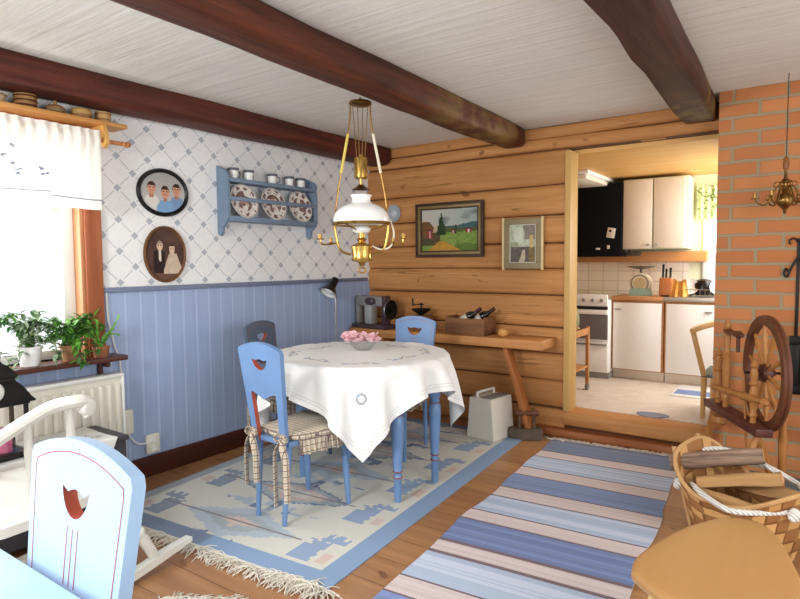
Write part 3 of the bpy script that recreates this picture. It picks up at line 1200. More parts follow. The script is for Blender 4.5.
# ---- hanging brass oil lamp
LX, LY = -1.995, 2.49
lamp = thing('hanging_oil_lamp', 'brass hanging oil lamp with white glass shade over the table', 'lamp', (LX, LY, 1.25))
z = lambda v: v - 1.25
b = MB()
b.lathe([(0, z(2.155)), (0.03, z(2.152)), (0.058, z(2.146)), (0.062, z(2.135)), (0.05, z(2.128)), (0.02, z(2.122)), (0, z(2.12))])
b.tube([(0.0, 0, z(2.15)), (0.0, 0, z(2.168))], 0.006, 8)
b.out('ceiling_disc', DARKBRASS, lamp)
RT = Vector((0.8187, 0.5742, 0))       # along the lamp's arms
FW = Vector((-0.5742, 0.8187, 0))
b = MB()
for a in (-0.04, -0.014, 0.014, 0.04):
    p0, p1 = RT * a + Vector((0, 0, z(2.125))), RT * (a * 0.55) + Vector((0, 0, z(1.868)))
    n = 34
    for k in range(n):
        c_ = p0.lerp(p1, (k + 0.5) / n)
        b.ell(c_, (0.0026, 0.0026, 0.0046), u=6, v=4)
b.out('chain', DARKBRASS, lamp)
b = MB()
b.lathe([(0, z(1.875)), (0.012, z(1.872)), (0.014, z(1.86)), (0.034, z(1.856)), (0.036, z(1.85)), (0.036, z(1.752)), (0.03, z(1.745)), (0, z(1.743))])
b.out('counterweight', BRASS, lamp)
b = MB()
b.tube([(0, 0, z(1.745)), (0, 0, z(1.70))], 0.009, 10)
b.lathe([(0.012, z(1.715)), (0.04, z(1.695)), (0.05, z(1.690)), (0.012, z(1.70))])
b.out('smoke_bell', DARKBRASS, lamp)
for s, nm in ((-1, 'harp_rod'), (1, 'harp_rod')):
    b = MB()
    pts = [RT * (s * 0.052) + Vector((0, 0, z(2.125))), RT * (s * 0.062) + Vector((0, 0, z(2.0))), RT * (s * 0.12) + Vector((0, 0, z(1.70))), RT * (s * 0.142) + Vector((0, 0, z(1.535)))]
    b.tube(smooth_path(pts, 5), 0.0045, 8)
    b.tube([RT * (s * 0.066) + Vector((0, 0, z(1.98))), RT * (s * 0.105) + Vector((0, 0, z(1.775)))], 0.0075, 8, m=1)
    b.out(nm, [DARKBRASS, paint('cream_cord' if s > 0 else 'yellow_brass', (226, 214, 190) if s > 0 else (214, 190, 84), 0.4)], lamp)
OPAL = NT('opal_glass')
OPAL.p.inputs['Transmission Weight'].default_value = 0.0
OPAL.p.inputs['Subsurface Weight'].default_value = 0.0
OPAL = OPAL.done(lin((243, 243, 240)), 0.12, 0, 0.6)
b = MB()
pf = [(0.146, 1.510), (0.150, 1.522), (0.149, 1.540), (0.141, 1.562), (0.124, 1.584), (0.100, 1.601), (0.074, 1.612), (0.055, 1.620), (0.048, 1.632), (0.050, 1.648), (0.058, 1.660)]
b.lathe([(r, z(h)) for r, h in pf] + [(r - 0.004, z(h)) for r, h in pf[::-1]] + [(pf[0][0], z(pf[0][1]))], n=48)
b.out('lamp_shade', OPAL, lamp, smooth=60)
b = MB()
b.lathe([(0.156, z(1.500)), (0.160, z(1.505)), (0.156, z(1.516)), (0.147, z(1.514)), (0.147, z(1.502)), (0.156, z(1.500))], n=48)
for k in range(3):
    a = k * 2 * PI / 3 + 0.6
    b.tube([(0.15 * math.cos(a), 0.15 * math.sin(a), z(1.505)), (0.05 * math.cos(a), 0.05 * math.sin(a), z(1.475))], 0.004, 6)
b.out('shade_ring', BRASS, lamp)
b = MB()
b.lathe([(0, z(1.50)), (0.03, z(1.498)), (0.046, z(1.486)), (0.05, z(1.472)), (0.036, z(1.46)), (0, z(1.458))])
b.out('burner_glass', CERAMIC, lamp)
b = MB()
b.lathe([(0, z(1.465)), (0.016, z(1.46)), (0.018, z(1.435)), (0.028, z(1.425)), (0.016, z(1.415)), (0.024, z(1.405)), (0.05, z(1.395)), (0.058, z(1.388)), (0.056, z(1.37)), (0.052, z(1.335)), (0.057, z(1.318)), (0.05, z(1.31)), (0.02, z(1.303)), (0.012, z(1.285)), (0, z(1.283))], n=32)
b.out('oil_font', BRASS, lamp, smooth=40)
b = MB()
for s in (-1, 1):
    b.tube(smooth_path([RT * (s * 0.142) + Vector((0, 0, z(1.51))), RT * (s * 0.138) + Vector((0, 0, z(1.45))), RT * (s * 0.115) + Vector((0, 0, z(1.37))), RT * (s * 0.058) + Vector((0, 0, z(1.345)))], 5), 0.0065, 8)
b.out('frame', BRASS, lamp)
b = MB()
n = 18
b.tube([FW * 0 + RT * (0.02 * math.cos(2 * PI * k / n)) + Vector((0, 0, z(1.262) + 0.014 * math.sin(2 * PI * k / n))) for k in range(n)], 0.0045, 8, closed=True)
b.out('pull_ring', BRASS, lamp)
for s in (-1, 1):
    b = MB()
    b.tube(smooth_path([RT * (s * 0.12) + Vector((0, 0, z(1.41))), RT * (s * 0.18) + Vector((0, 0, z(1.40))), RT * (s * 0.215) + Vector((0, 0, z(1.405))), RT * (s * 0.222) + Vector((0, 0, z(1.43)))], 5), 0.005, 8)
    c0 = RT * (s * 0.222)
    b.lathe([(0.0, z(1.425)), (0.020, z(1.427)), (0.022, z(1.432)), (0.008, z(1.434)), (0.011, z(1.455)), (0, z(1.455))], (c0.x, c0.y, 0), n=16)
    c1 = RT * (s * 0.165)
    b.lathe([(0.0, z(1.405)), (0.012, z(1.407)), (0.006, z(1.412)), (0.009, z(1.432)), (0, z(1.433))], (c1.x, c1.y, 0), n=14)
    b.out('candle_arm', BRASS, lamp)
b = MB()
b.tube(smooth_path([RT * 0.150 + Vector((0, 0, z(1.53))), RT * 0.172 + Vector((0, 0, z(1.46))), RT * 0.155 + Vector((0, 0, z(1.39))), RT * 0.105 + Vector((0, 0, z(1.372))), RT * 0.055 + Vector((0, 0, z(1.39)))], 6), 0.005, 8)
b.out('cord', paint('cream_cable', (226, 216, 196), 0.5), lamp)

# ================================================================== RUGS
def rug_mesh(name, L, W, nu, nv, fn, M, mat_, thick=0.007, wave=0.0, edge=0.0):
    """local x across (0..W), y along (0..L)"""
    bm = bmesh.new()
    lay = bm.loops.layers.float_color.new('Col')
    V = []
    for i in range(nu + 1):
        r_ = []
        for j in range(nv + 1):
            x, y = W * i / nu, L * j / nv
            ex = edge * (vnoise(y * 5 + 3, 1.5) - 0.5) * 2 * (1 if i in (0, nu) else 0) + edge * 1.4 * (vnoise(y * 2.2 + 30, 4.5 if i < nu / 2 else 8.5) - 0.5) * 2 * abs(2 * i / nu - 1)
            zz = thick + wave * vnoise(x * 3, y * 4)
            r_.append(bm.verts.new(M @ Vector((x + ex, y, zz))))
        V.append(r_)
    for i in range(nu):
        for j in range(nv):
            f = bm.faces.new((V[i][j], V[i + 1][j], V[i + 1][j + 1], V[i][j + 1]))
            c = lin(fn(W * (i + .5) / nu, L * (j + .5) / nv))
            for l in f.loops:
                l[lay] = c
    # skirt down to the floor
    bnd = [V[i][0] for i in range(nu + 1)] + [V[nu][j] for j in range(1, nv + 1)] + [V[i][nv] for i in range(nu - 1, -1, -1)] + [V[0][j] for j in range(nv - 1, 0, -1)]
    low = [bm.verts.new((v.co.x, v.co.y, 0.0005)) for v in bnd]
    ec = lin(fn(0.01, L * 0.5))
    for k in range(len(bnd)):
        q = (k + 1) % len(bnd)
        f = bm.faces.new((bnd[k], low[k], low[q], bnd[q]))
        for l in f.loops:
            l[lay] = ec
    bmesh.ops.recalc_face_normals(bm, faces=bm.faces[:])
    me = bpy.data.meshes.new(name)
    bm.to_mesh(me)
    bm.free()
    me.materials.append(mat_)
    o = bpy.data.objects.new(name, me)
    COL.objects.link(o)
    return o


def fringe(name, pts0, pts1, n, ln_, mat_, parent, seedv, droop=(0, -1), lay_z=0.004, rad=0.0022, spread=0.6):
    """loose threads between two floor points, lying outwards"""
    rnd = random.Random(seedv)
    b = MB()
    a, c_ = Vector(pts0), Vector(pts1)
    for k in range(n):
        p = a.lerp(c_, (k + rnd.random()) / n)
        ang = math.atan2(droop[1], droop[0]) + rnd.gauss(0, spread)
        l = ln_ * rnd.uniform(0.5, 1.15)
        d = Vector((math.cos(ang), math.sin(ang), 0))
        ang2 = ang + rnd.gauss(0, 0.7)
        d2 = Vector((math.cos(ang2), math.sin(ang2), 0))
        h = rnd.uniform(0.002, 0.014)
        b.tube(smooth_path([p + Vector((0, 0, lay_z)), p + d * l * 0.45 + Vector((0, 0, lay_z + h)), p + d * l * 0.6 + d2 * l * 0.4 + Vector((0, 0, 0.003))], 3), rad, 4)
    o = b.out(name, mat_, parent, smooth=60)
    o['kind'] = 'stuff'
    return o


KWHITE, KBLUE, KSLATE, KPINK, KGREY, KBROWN, KICE = (212, 212, 203), (136, 162, 196), (126, 142, 166), (210, 190, 182), (170, 180, 186), (142, 136, 138), (180, 193, 204)

KMOT, KMOT2 = (148, 168, 198), (146, 158, 176)


def kelim(x, y):
    """x from the edge towards the runner, y from the near end"""
    W, L = 1.52, 2.44
    q = 0.014
    x, y = math.floor(x / q) * q, math.floor(y / q) * q
    if x < 0.10:
        return KBLUE
    if y < 0.012:
        return KWHITE
    if 0.012 <= y < 0.105:
        return KBLUE if x < 0.75 + 0.03 * hsh(x, 2) else KSLATE
    if y > L - 0.10:
        return KSLATE
    if x > W - 0.08:
        return KGREY
    px_ = x - 0.10
    rowp = 0.43
    k = math.floor((y - 0.07) / rowp)
    v = (y - 0.07) - k * rowp                   # 0..rowp in a band
    # thin brown line across each band
    if abs(v - 0.21) < 0.008 and 0.25 < px_ < 1.25:
        return KBROWN
    for side in (0, 1):
        s = px_ if side == 0 else (W - 0.18) - px_
        # hook: stepped block with a serrated arm
        st = math.floor((v - 0.06) / 0.028)
        if 0.10 + (0.012 if st % 2 else 0) < s < 0.235 - (0.012 if st % 2 else 0) and 0.06 < v < 0.20:
            return KMOT if side == 0 else KMOT2
        if 0.10 < s - 0.0 < 0.20 + 0.5 * (v - 0.20) and 0.20 <= v < 0.25 + (0.014 if int(s / 0.028) % 2 else 0):
            return KMOT if side == 0 else KMOT2
        if 0.045 < s < 0.19 and 0.262 < v < 0.262 + 0.05 + (0.02 if int(s / 0.028) % 2 else 0) - 0.3 * abs(s - 0.12):
            return KMOT if side == 0 else KMOT2
        if 0.03 < s < 0.085 and abs(v - 0.12) < 0.045:
            return KPINK
    # centre medallions
    cx = px_ - 0.67
    d = abs(cx) / 0.42 + abs(v - 0.21) / 0.17
    d = d + 0.10 * (hsh(math.floor(cx / 0.042), math.floor(v / 0.028), k) - 0.5)
    if d < 0.35:
        return KWHITE if (k % 2) else KPINK
    if d < 0.62:
        return KPINK if (k % 2) else KGREY
    if d < 0.95:
        return KICE if (k % 2 == 0) else KSLATE if d > .85 else KGREY
    dd = abs(cx) / 0.5 + min(v, rowp - v) / 0.10
    if dd < 0.7 and hsh(math.floor(cx / 0.056), k, 5) > 0.35:
        return KSLATE if hsh(math.floor(cx / 0.084), k, 9) > 0.6 else KICE
    return KWHITE


WOOLMAT = vcol('woven_wool', 0.95, 0.16, 70)
RAGMAT = vcol('woven_rags', 0.9, 0.12, 50)
FRINGE = paint('fringe_cotton', (224, 218, 204), 0.9, var=0.1)
ra = math.radians(4.3)
# kelim: local x runs to -X (towards the wall), y along +Y
MK = T(-1.555, 1.69, 0) @ RZ(ra) @ Matrix(((-1, 0, 0, 0), (0, 1, 0, 0), (0, 0, 1, 0), (0, 0, 0, 1)))
rug = rug_mesh('area_rug', 2.44, 1.52, 120, 190, kelim, MK, WOOLMAT, 0.006)
tag(rug, 'off-white flat-woven rug with blue border and hook motifs under the table', 'rug')
p0, p1 = MK @ Vector((0.0, 0.0, 0)), MK @ Vector((1.5, 0.0, 0))
fringe('fringe', p0, p1, 420, 0.10, FRINGE, rug, 3, (0.25, -1), spread=0.75)
p0, p1 = MK @ Vector((0.0, 0.0, 0)), MK @ Vector((0.25, 0.0, 0))
fringe('fringe', p0, p1, 120, 0.10, FRINGE, rug, 5, (0.1, -1), 0.01, spread=1.2)

RPAL = {'d': (120, 133, 160), 'p': (210, 197, 196), 'l': (176, 192, 216), 'b': (130, 148, 184), 'n': (122, 104, 110), 'k': (122, 138, 180)}
seq = [(4.16, 'd'), (3.886, 'p'), (3.752, 'l'), (3.508, 'p'), (3.36, 'b'), (3.132, 'p'), (2.988, 'l'), (2.754, 'p'), (2.631, 'k'), (2.373, 'p'), (2.251, 'l'), (1.999, 'p'), (1.87, 'k'), (1.62, 'p'), (1.49, 'l'), (1.2, 'p')]
RY0, RL, RW = 1.25, 2.91, 0.86


def ragrug(x, y):
    yy = RY0 + y
    k = 'p'
    for i, (a, c_) in enumerate(seq):
        if yy <= a:
            k = c_
            if a - yy < 0.014 and i > 0:
                return RPAL['n']
    base = RPAL[k]
    r_ = hsh(math.floor(y / 0.0145), k == 'p', 3)
    j = 20 if k in 'dbk' else 16
    base = tuple(v + (r_ - 0.5) * j for v in base)
    if k == 'l' and r_ > 0.78:
        base = mixc(base, (206, 214, 232), 0.7)
    if k in 'bk' and r_ > 0.7:
        base = mixc(base, (132, 152, 206), 0.6)
    return base


MR = T(-1.56 + 0.245, RY0, 0) @ RZ(math.radians(4.0)) @ T(0, 0, 0)
# origin so the far-left corner sits at (-1.545, 4.15)
far = MR @ Vector((0, RL, 0))
MR = T(-1.546 - far.x, 4.118 - far.y, 0) @ MR
runner = rug_mesh('rag_rug_runner', RL, RW, 20, 240, ragrug, MR, RAGMAT, 0.007, 0.003, 0.012)
tag(runner, 'long striped rag rug in blue and pink leading to the kitchen doorway', 'rug')
fringe('fringe', MR @ Vector((0.0, RL, 0)), MR @ Vector((RW, RL, 0)), 230, 0.055, paint('runner_fringe', (214, 196, 180), 0.9, var=0.15), runner, 9, (0, 1), 0.008, 0.0028, 0.7)

# corner of a third rug at the bottom edge
M3 = T(-1.80, 1.43, 0) @ RZ(math.radians(32)) @ T(0, -0.90, 0)
rug3 = rug_mesh('rag_rug', 0.90, 0.36, 10, 50, lambda x, y: KBLUE if (int(y / 0.06) % 3) else KICE, M3 @ T(-0.36, 0, 0), RAGMAT, 0.006)
tag(rug3, 'corner of a blue rag rug at the bottom edge by the chair', 'rug')
fringe('fringe', M3 @ Vector((-0.3, 0.90, 0)), M3 @ Vector((0.0, 0.90, 0)), 90, 0.06, FRINGE, rug3, 12, (0.5, 1), spread=0.9)
fringe('fringe', M3 @ Vector((0.0, 0.78, 0)), M3 @ Vector((0.0, 0.90, 0)), 60, 0.07, FRINGE, rug3, 13, (1, 0.3), spread=0.9)

# ================================================================== WINDOW CORNER
# shelf and curtain pole
BRPINE = wood('bracket_pine', (222, 176, 104), (202, 150, 80), 'Z', 0.45)
sh = thing('curtain_shelf', 'narrow pine shelf above the curtain, under the ceiling beam', 'shelf', (XW, 1.9, 2.06))
b = MB()
b.b2((0.001, -1.75, 0.0), (0.15, 0.0, 0.022), 0.004)
b.out('board', wood('shelf_pine', (214, 160, 96), (190, 132, 70), 'Y', 0.45), sh)
for y in (-0.12, -1.62):
    b = MB()
    b.prism([(0.001, 0), (0.14, 0), (0.165, -0.05), (0.168, -0.10), (0.135, -0.125), (0.10, -0.09), (0.06, -0.06), (0.001, -0.14)], 0.02, T(0, y, 0) @ RX(PI / 2))
    b.out('bracket', BRPINE, sh)
b = MB()
b.cyl((0.135, -1.72, -0.085), (0.135, -0.03, -0.085), 0.011)
b.lathe([(0.011, 0), (0.017, 0.006), (0.010, 0.014), (0.018, 0.028), (0.014, 0.042), (0.006, 0.05), (0.0, 0.052)], (0.135, -0.03, -0.085), RX(-PI / 2), 14)
b.out('curtain_pole', wood('pole_wood', (196, 132, 80), (166, 104, 58), 'Y', 0.4), sh)

# valance
VALM = vcol('white_valance_cotton', 0.9)
bm = bmesh.new()
lay = bm.loops.layers.float_color.new('Col')
ny, nz = 420, 60
y0_, y1_ = 0.30, 1.735
VX = XW + 0.167


def val(i, j):
    y = y0_ + (y1_ - y0_) * i / ny
    z_ = 2.028 - 0.40 * j / nz + 0.008 * math.sin(y * 3)
    v = j / nz
    ph = y * 2 * PI / 0.055 + 1.2 * math.sin(y * 11)
    amp = 0.004 * math.exp(-((v - 0.14) / 0.1) ** 2) + 0.006 + 0.010 * v * (0.5 + 0.5 * math.sin(y * 9 + 1))
    pole = 0.006 * math.exp(-((v - 0.14) / 0.05) ** 2)
    lowr = -0.018 * v
    hem = 0.004 * math.sin(y * 14) * v
    step = 0.02 if (y > 1.475 and v > 0.9) else 0.0
    return Vector((VX + pole + lowr + amp * math.sin(ph) * (1 if v < 0.3 else 0.5) + amp * 0.7 * math.sin(y * 2 * PI / 0.16 + 0.8), y, z_ + hem - 0.02 * v * (1 if y > 1.475 else 0)))


MARKS = [(1.26, 1.835, 0), (1.30, 1.80, 1), (1.325, 1.775, 2), (1.32, 1.755, 3), (1.43, 1.79, 1), (1.445, 1.765, 0), (1.05, 1.84, 1), (1.0, 1.79, 2), (0.95, 1.76, 0), (1.30, 1.885, 1), (0.75, 1.80, 1), (0.7, 1.77, 0)]
VV = [[bm.verts.new(val(i, j)) for j in range(nz + 1)] for i in range(ny + 1)]
for i in range(ny):
    for j in range(nz):
        f = bm.faces.new((VV[i][j], VV[i + 1][j], VV[i + 1][j + 1], VV[i][j + 1]))
        y = y0_ + (y1_ - y0_) * (i + .5) / ny
        v = (j + .5) / nz
        z_ = 2.028 - 0.40 * v
        c = (240, 238, 230)
        if 0.865 < v < 0.888:
            c = (132, 138, 146)
        for (my, mz, k) in MARKS:
            if abs(y - my) < (0.016, 0.008, 0.02, 0.008)[k] and abs(z_ - mz - 0.3 * (y - my) * (-1 if k % 2 else 1)) < (0.005, 0.007, 0.004, 0.007)[k]:
                c = (112, 118, 138)
        c = lin(c)
        for l in f.loops:
            l[lay] = c
me = bpy.data.meshes.new('curtain_valance')
bm.to_mesh(me)
bm.free()
me.polygons.foreach_set('use_smooth', [True] * len(me.polygons))
me.materials.append(VALM)
g = NT('sheer_cotton')
a = g.n('ShaderNodeVertexColor', layer_name='Col')
df = g.n('ShaderNodeBsdfDiffuse')
tl = g.n('ShaderNodeBsdfTranslucent')
mx = g.n('ShaderNodeMixShader')
mx.inputs[0].default_value = 0.22
g.link(a.outputs[0], df.inputs[0])
g.link(a.outputs[0], tl.inputs[0])
g.link(df.outputs[0], mx.inputs[1])
g.link(tl.outputs[0], mx.inputs[2])
g.link(mx.outputs[0], g.t.nodes['Material Output'].inputs[0])
me.materials.clear()
me.materials.append(g.m)
vo = bpy.data.objects.new('curtain_valance', me)
COL.objects.link(vo)
tag(vo, 'white gathered curtain valance with a grey ribbon above the window', 'curtain')

# bowls and boxes on the shelf
OLDWOOD = wood('old_bowl_wood', (166, 124, 76), (124, 86, 48), 'X', 0.6, scale=1.4)
ZS = 2.083
b = MB()
bx = thing('round_box', 'tall round wooden box with dark bands on the curtain shelf', 'box', (XW + 0.075, 1.405, ZS), group='boxes and bowls on the curtain shelf')
b.lathe([(0, 0), (0.05, 0), (0.052, 0.068), (0, 0.068)], n=32)
b.out('body', OLDWOOD, bx)
b = MB()
for zz in (0.012, 0.036, 0.058):
    b.lathe([(0.052, zz - 0.004), (0.0545, zz), (0.052, zz + 0.004)], n=32)
b.out('band', DARKWOOD, bx)
bx = thing('lidded_bowl', 'squat wooden bowl with knobbed lid on the curtain shelf', 'bowl', (XW + 0.08, 1.545, ZS), group='boxes and bowls on the curtain shelf')
b = MB()
b.lathe([(0, 0), (0.03, 0), (0.044, 0.012), (0.047, 0.026), (0, 0.026)], n=28)
b.out('body', wood('greyed_wood', (150, 122, 92), (112, 88, 66), 'X', 0.7), bx)
b = MB()
b.lathe([(0.048, 0.026), (0.046, 0.032), (0.03, 0.044), (0.008, 0.05), (0.009, 0.068), (0, 0.07)], n=28)
b.out('lid', OLDWOOD, bx)
bx = thing('round_box', 'low round bentwood box with a pale rim on the curtain shelf', 'box', (XW + 0.08, 1.68, ZS), group='boxes and bowls on the curtain shelf')
b = MB()
b.lathe([(0, 0), (0.048, 0), (0.05, 0.03), (0, 0.03)], n=32)
b.out('body', OLDWOOD, bx)
b = MB()
b.lathe([(0.052, 0.022), (0.053, 0.042), (0.045, 0.052), (0, 0.054)], n=32)
b.out('lid', wood('bentwood', (196, 160, 96), (160, 120, 66), 'X', 0.5), bx)
b = MB()
bx = thing('wooden_tub', 'small pale wooden tub at the right end of the curtain shelf', 'tub', (XW + 0.075, 1.80, ZS), group='boxes and bowls on the curtain shelf')
b.lathe([(0, 0), (0.036, 0), (0.042, 0.058), (0.037, 0.058), (0.032, 0.01), (0, 0.01)], n=28)
b.out('body', wood('tub_wood', (206, 172, 116), (176, 136, 84), 'Z', 0.6), bx)
b = MB()
b.lathe([(0.038, 0.014), (0.0405, 0.018), (0.0385, 0.022)], n=28)
b.lathe([(0.0415, 0.044), (0.0435, 0.048), (0.042, 0.052)], n=28)
b.out('band', OLDWOOD, bx)

bx = thing('pale_bowl', 'small pale wooden bowl at the left end of the curtain shelf', 'bowl', (XW + 0.075, 1.275, ZS), group='boxes and bowls on the curtain shelf')
b = MB()
b.lathe([(0, 0), (0.026, 0), (0.046, 0.04), (0.043, 0.04), (0.024, 0.007), (0, 0.007)], n=28)
b.out('body', wood('pale_bowl_wood', (196, 176, 146), (168, 146, 116), 'X', 0.7), bx)
b = MB()
b.lathe([(0.044, 0.036), (0.048, 0.040), (0.044, 0.044), (0.0425, 0.040)], n=28)
b.out('rim', OLDWOOD, bx)

# plants on the sill
LEAF = paint('green_leaf', (104, 168, 62), 0.45, var=0.25, scale=30)
LEAFD = paint('dark_green_leaf', (66, 112, 56), 0.45, var=0.25, scale=30)
LEAFP = paint('pale_variegated_leaf', (170, 194, 158), 0.5, var=0.3, scale=60)
STEM = paint('plant_stem', (118, 140, 76), 0.6)
SOIL = paint('potting_soil', (58, 44, 34), 0.95, var=0.3)


def leaf(b, p, d, l, w, up, m=0, fold=0.25):
    d = Vector(d).normalized()
    s = d.cross(Vector(up)).normalized()
    n_ = s.cross(d).normalized()
    prev = None
    for k, (t, ww) in enumerate(((0, 0.08), (0.2, 0.7), (0.45, 1.0), (0.75, 0.65), (1.0, 0.03))):
        c_ = Vector(p) + d * l * t - n_ * l * 0.25 * t * t
        a_ = b.bm.verts.new(c_ + s * w * ww / 2 + n_ * w * fold * ww)
        m_2 = b.bm.verts.new(c_)
        z_ = b.bm.verts.new(c_ - s * w * ww / 2 + n_ * w * fold * ww)
        if prev:
            for q in (b.bm.faces.new((prev[0], a_, m_2, prev[1])), b.bm.faces.new((prev[1], m_2, z_, prev[2]))):
                q.material_index = m
        prev = (a_, m_2, z_)


def plant(label, name, loc, potm, pr, ph, mats, stems, seedv, lsize, reach, height, trail=0, xlim=None):
    rnd = random.Random(seedv)
    t = thing(name, label, 'plant', loc, group='plants on the windowsill')
    b = MB()
    b.lathe([(0, 0), (pr * 0.72, 0), (pr * 0.98, ph * 0.93), (pr * 1.05, ph * 0.93), (pr * 1.06, ph), (pr * 0.97, ph), (pr * 0.94, ph * 0.86), (0, ph * 0.86)], n=28)
    b.out('pot', potm, t)
    b = MB()
    b.lathe([(pr * 0.93, ph * 0.865), (0, ph * 0.90)], n=20)
    b.out('soil', SOIL, t)
    st, lf = MB(), MB()
    for k in range(stems):
        a = rnd.uniform(0, 2 * PI)
        out = rnd.uniform(0.25, 1) * reach
        hgt = rnd.uniform(0.35, 1) * height
        if k < trail:
            hgt = rnd.uniform(-0.03, 0.03)
            out = rnd.uniform(0.85, 1.1) * reach
            a = rnd.uniform(-0.6, 0.6)
        dx, dy = math.cos(a) * out * 0.45, math.sin(a) * out
        if xlim:
            dx = max(xlim[0], min(xlim[1], dx))
        pts = smooth_path([(rnd.uniform(-.3, .3) * pr, rnd.uniform(-.3, .3) * pr, ph * 0.86), (dx * 0.4, dy * 0.4, ph + abs(hgt) * 0.75), (dx, dy, ph + hgt)] + ([(dx * 1.1 + 0.01, dy * 1.15, ph + hgt - 0.09)] if k < trail else []), 4)
        st.tube(pts, 0.0018, 5)
        for i in range(2, len(pts)):
            for q in range(2):
                d = Vector((rnd.uniform(-1, 1) * 0.6, rnd.uniform(-1, 1), rnd.uniform(-0.5, 0.7)))
                p_ = Vector(pts[i])
                L_ = lsize * rnd.uniform(0.6, 1.2)
                if xlim and p_.x + d.normalized().x * L_ < xlim[0] - 0.01:
                    d.x = abs(d.x)
                leaf(lf, p_, d, L_, L_ * 0.5, (0, 0, 1), rnd.choice(range(len(mats))))
    st.out('stem', STEM, t)
    o_ = lf.out('foliage', mats, t, smooth=80, normals=False)
    o_['kind'] = 'stuff'
    return t


plant('bushy bright green plant at the right end of the windowsill', 'potted_plant', (XW + 0.075, 1.575, WZ0), paint('brown_pot', (146, 104, 70), 0.7), 0.055, 0.085, [LEAF, LEAF, LEAFD], 34, 11, 0.050, 0.19, 0.15, 3, (-0.05, 0.12))
plant('pale variegated plant in a white pot on the windowsill', 'potted_plant', (XW + 0.065, 1.375, WZ0), CERAMIC, 0.06, 0.10, [LEAFP, LEAFD, LEAFP], 26, 5, 0.045, 0.17, 0.17, 3, (-0.05, 0.1))
plant('sparse dark green plant at the left of the windowsill', 'potted_plant', (XW + 0.065, 1.18, WZ0), CERAMIC, 0.055, 0.08, [LEAFD, LEAF], 20, 8, 0.04, 0.15, 0.20, 3, (-0.05, 0.1))
t = thing('succulent_cutting', 'trailing cactus with thin arching stems against the window casing', 'plant', (XW + 0.09, 1.73, WZ0), group='plants on the windowsill')
b = MB()
b.lathe([(0, 0), (0.035, 0), (0.046, 0.06), (0.042, 0.06), (0.04, 0.05), (0, 0.05)], n=24)
b.out('pot', paint('clay_pot', (150, 96, 66), 0.8), t)
b = MB()
rnd = random.Random(4)
for k in range(11):
    a = rnd.uniform(0, 2 * PI)
    q = smooth_path([(0, 0, 0.05), (0.02 * math.cos(a), 0.05 * math.sin(a), 0.12), (0.05 * math.cos(a) + 0.02, 0.10 * math.sin(a), rnd.uniform(0.10, 0.24))], 5)
    b.tube(q, [0.007 + 0.003 * math.sin(i * 2.2) for i in range(len(q))], 6, flat=0.5)
b.out('stem', LEAF, t)

# radiator
rad = thing('radiator', 'white ribbed panel radiator under the windowsill', 'radiator', (XW, 0.98, 0))
b = MB()
b.b2((0.04, -0.62, 0.15), (0.095, 0.86, 0.672), 0.006)
for k in range(30):
    y = -0.58 + k * 0.0487
    b.box((0.1, y, 0.40), (0.02, 0.026, 0.46), None, 0.008)
b.out('panel', CREAMWHITE, rad)
b = MB()
b.b2((0.035, -0.625, 0.665), (0.112, 0.865, 0.685), 0.004)
b.b2((0.035, 0.855, 0.15), (0.112, 0.868, 0.68), 0.004)
b.out('cover', WHITE, rad)
for y in (-0.5, 0.7):
    b = MB()
    b.b2((0.001, y, 0.3), (0.045, y + 0.03, 0.6))
    b.b2((0.04, y, 0.001), (0.075, y + 0.03, 0.31))
    b.out('bracket', CREAMWHITE, rad)

# socket and cable
so = thing('power_socket', 'white double wall socket low on the blue wainscot', 'socket', (XW, 2.068, 0.20))
b = MB()
b.b2((0.0005, -0.045, -0.06), (0.028, 0.045, 0.06), 0.008)
b.out('plate', CREAMWHITE, so)
b = MB()
for zz in (-0.028, 0.028):
    b.lathe([(0.02, 0.0), (0.02, 0.004), (0.016, 0.004), (0.016, 0.001), (0, 0.001)], (0.028, 0, zz), RY(PI / 2), 18)
b.out('outlet_ring', WHITE, so)
b = MB()
b.tube(smooth_path([(XW + 0.012, 1.815, 1.18), (XW + 0.01, 1.82, 1.0), (XW + 0.012, 1.85, 0.84), (XW + 0.012, 1.882, 0.72), (XW + 0.014, 1.885, 0.45), (XW + 0.016, 1.90, 0.33), (XW + 0.02, 1.96, 0.23), (XW + 0.03, 2.03, 0.215), (XW + 0.034, 2.055, 0.225)], 6), 0.0055, 6)
tag(b.out('power_cable', WHITE), 'white cable running down the wainscot beside the window', 'cable')
b = MB()
b.b2((XW + 0.0005, 1.872, 0.30), (XW + 0.05, 1.935, 0.45), 0.012)
tag(b.out('thermostat_box', CREAMWHITE), 'small white box on the wall beside the radiator', 'box')

# chest with a cloth runner
ch = thing('storage_chest', 'dark grey chest under the window with a white cloth on top', 'chest', (-3.04, 1.20, 0))
GREYPAINT = paint('dark_grey_paint', (74, 72, 78), 0.5, var=0.12)
b = MB()
b.b2((-0.155, -0.45, 0.03), (0.155, 0.45, 0.40), 0.006)
b.out('body', GREYPAINT, ch)
b = MB()
b.b2((-0.165, -0.46, 0.402), (0.165, 0.46, 0.428), 0.005)
b.out('lid', GREYPAINT, ch)
for sx in (-1, 1):
    for sy in (-1, 1):
        b = MB()
        b.b2((sx * 0.15, sy * 0.44, 0), (sx * 0.09, sy * 0.38, 0.03), 0.004)
        b.out('foot', GREYPAINT, ch)
CLOTHW = paint('white_linen', (232, 232, 228), 0.85, var=0.04, scale=40)


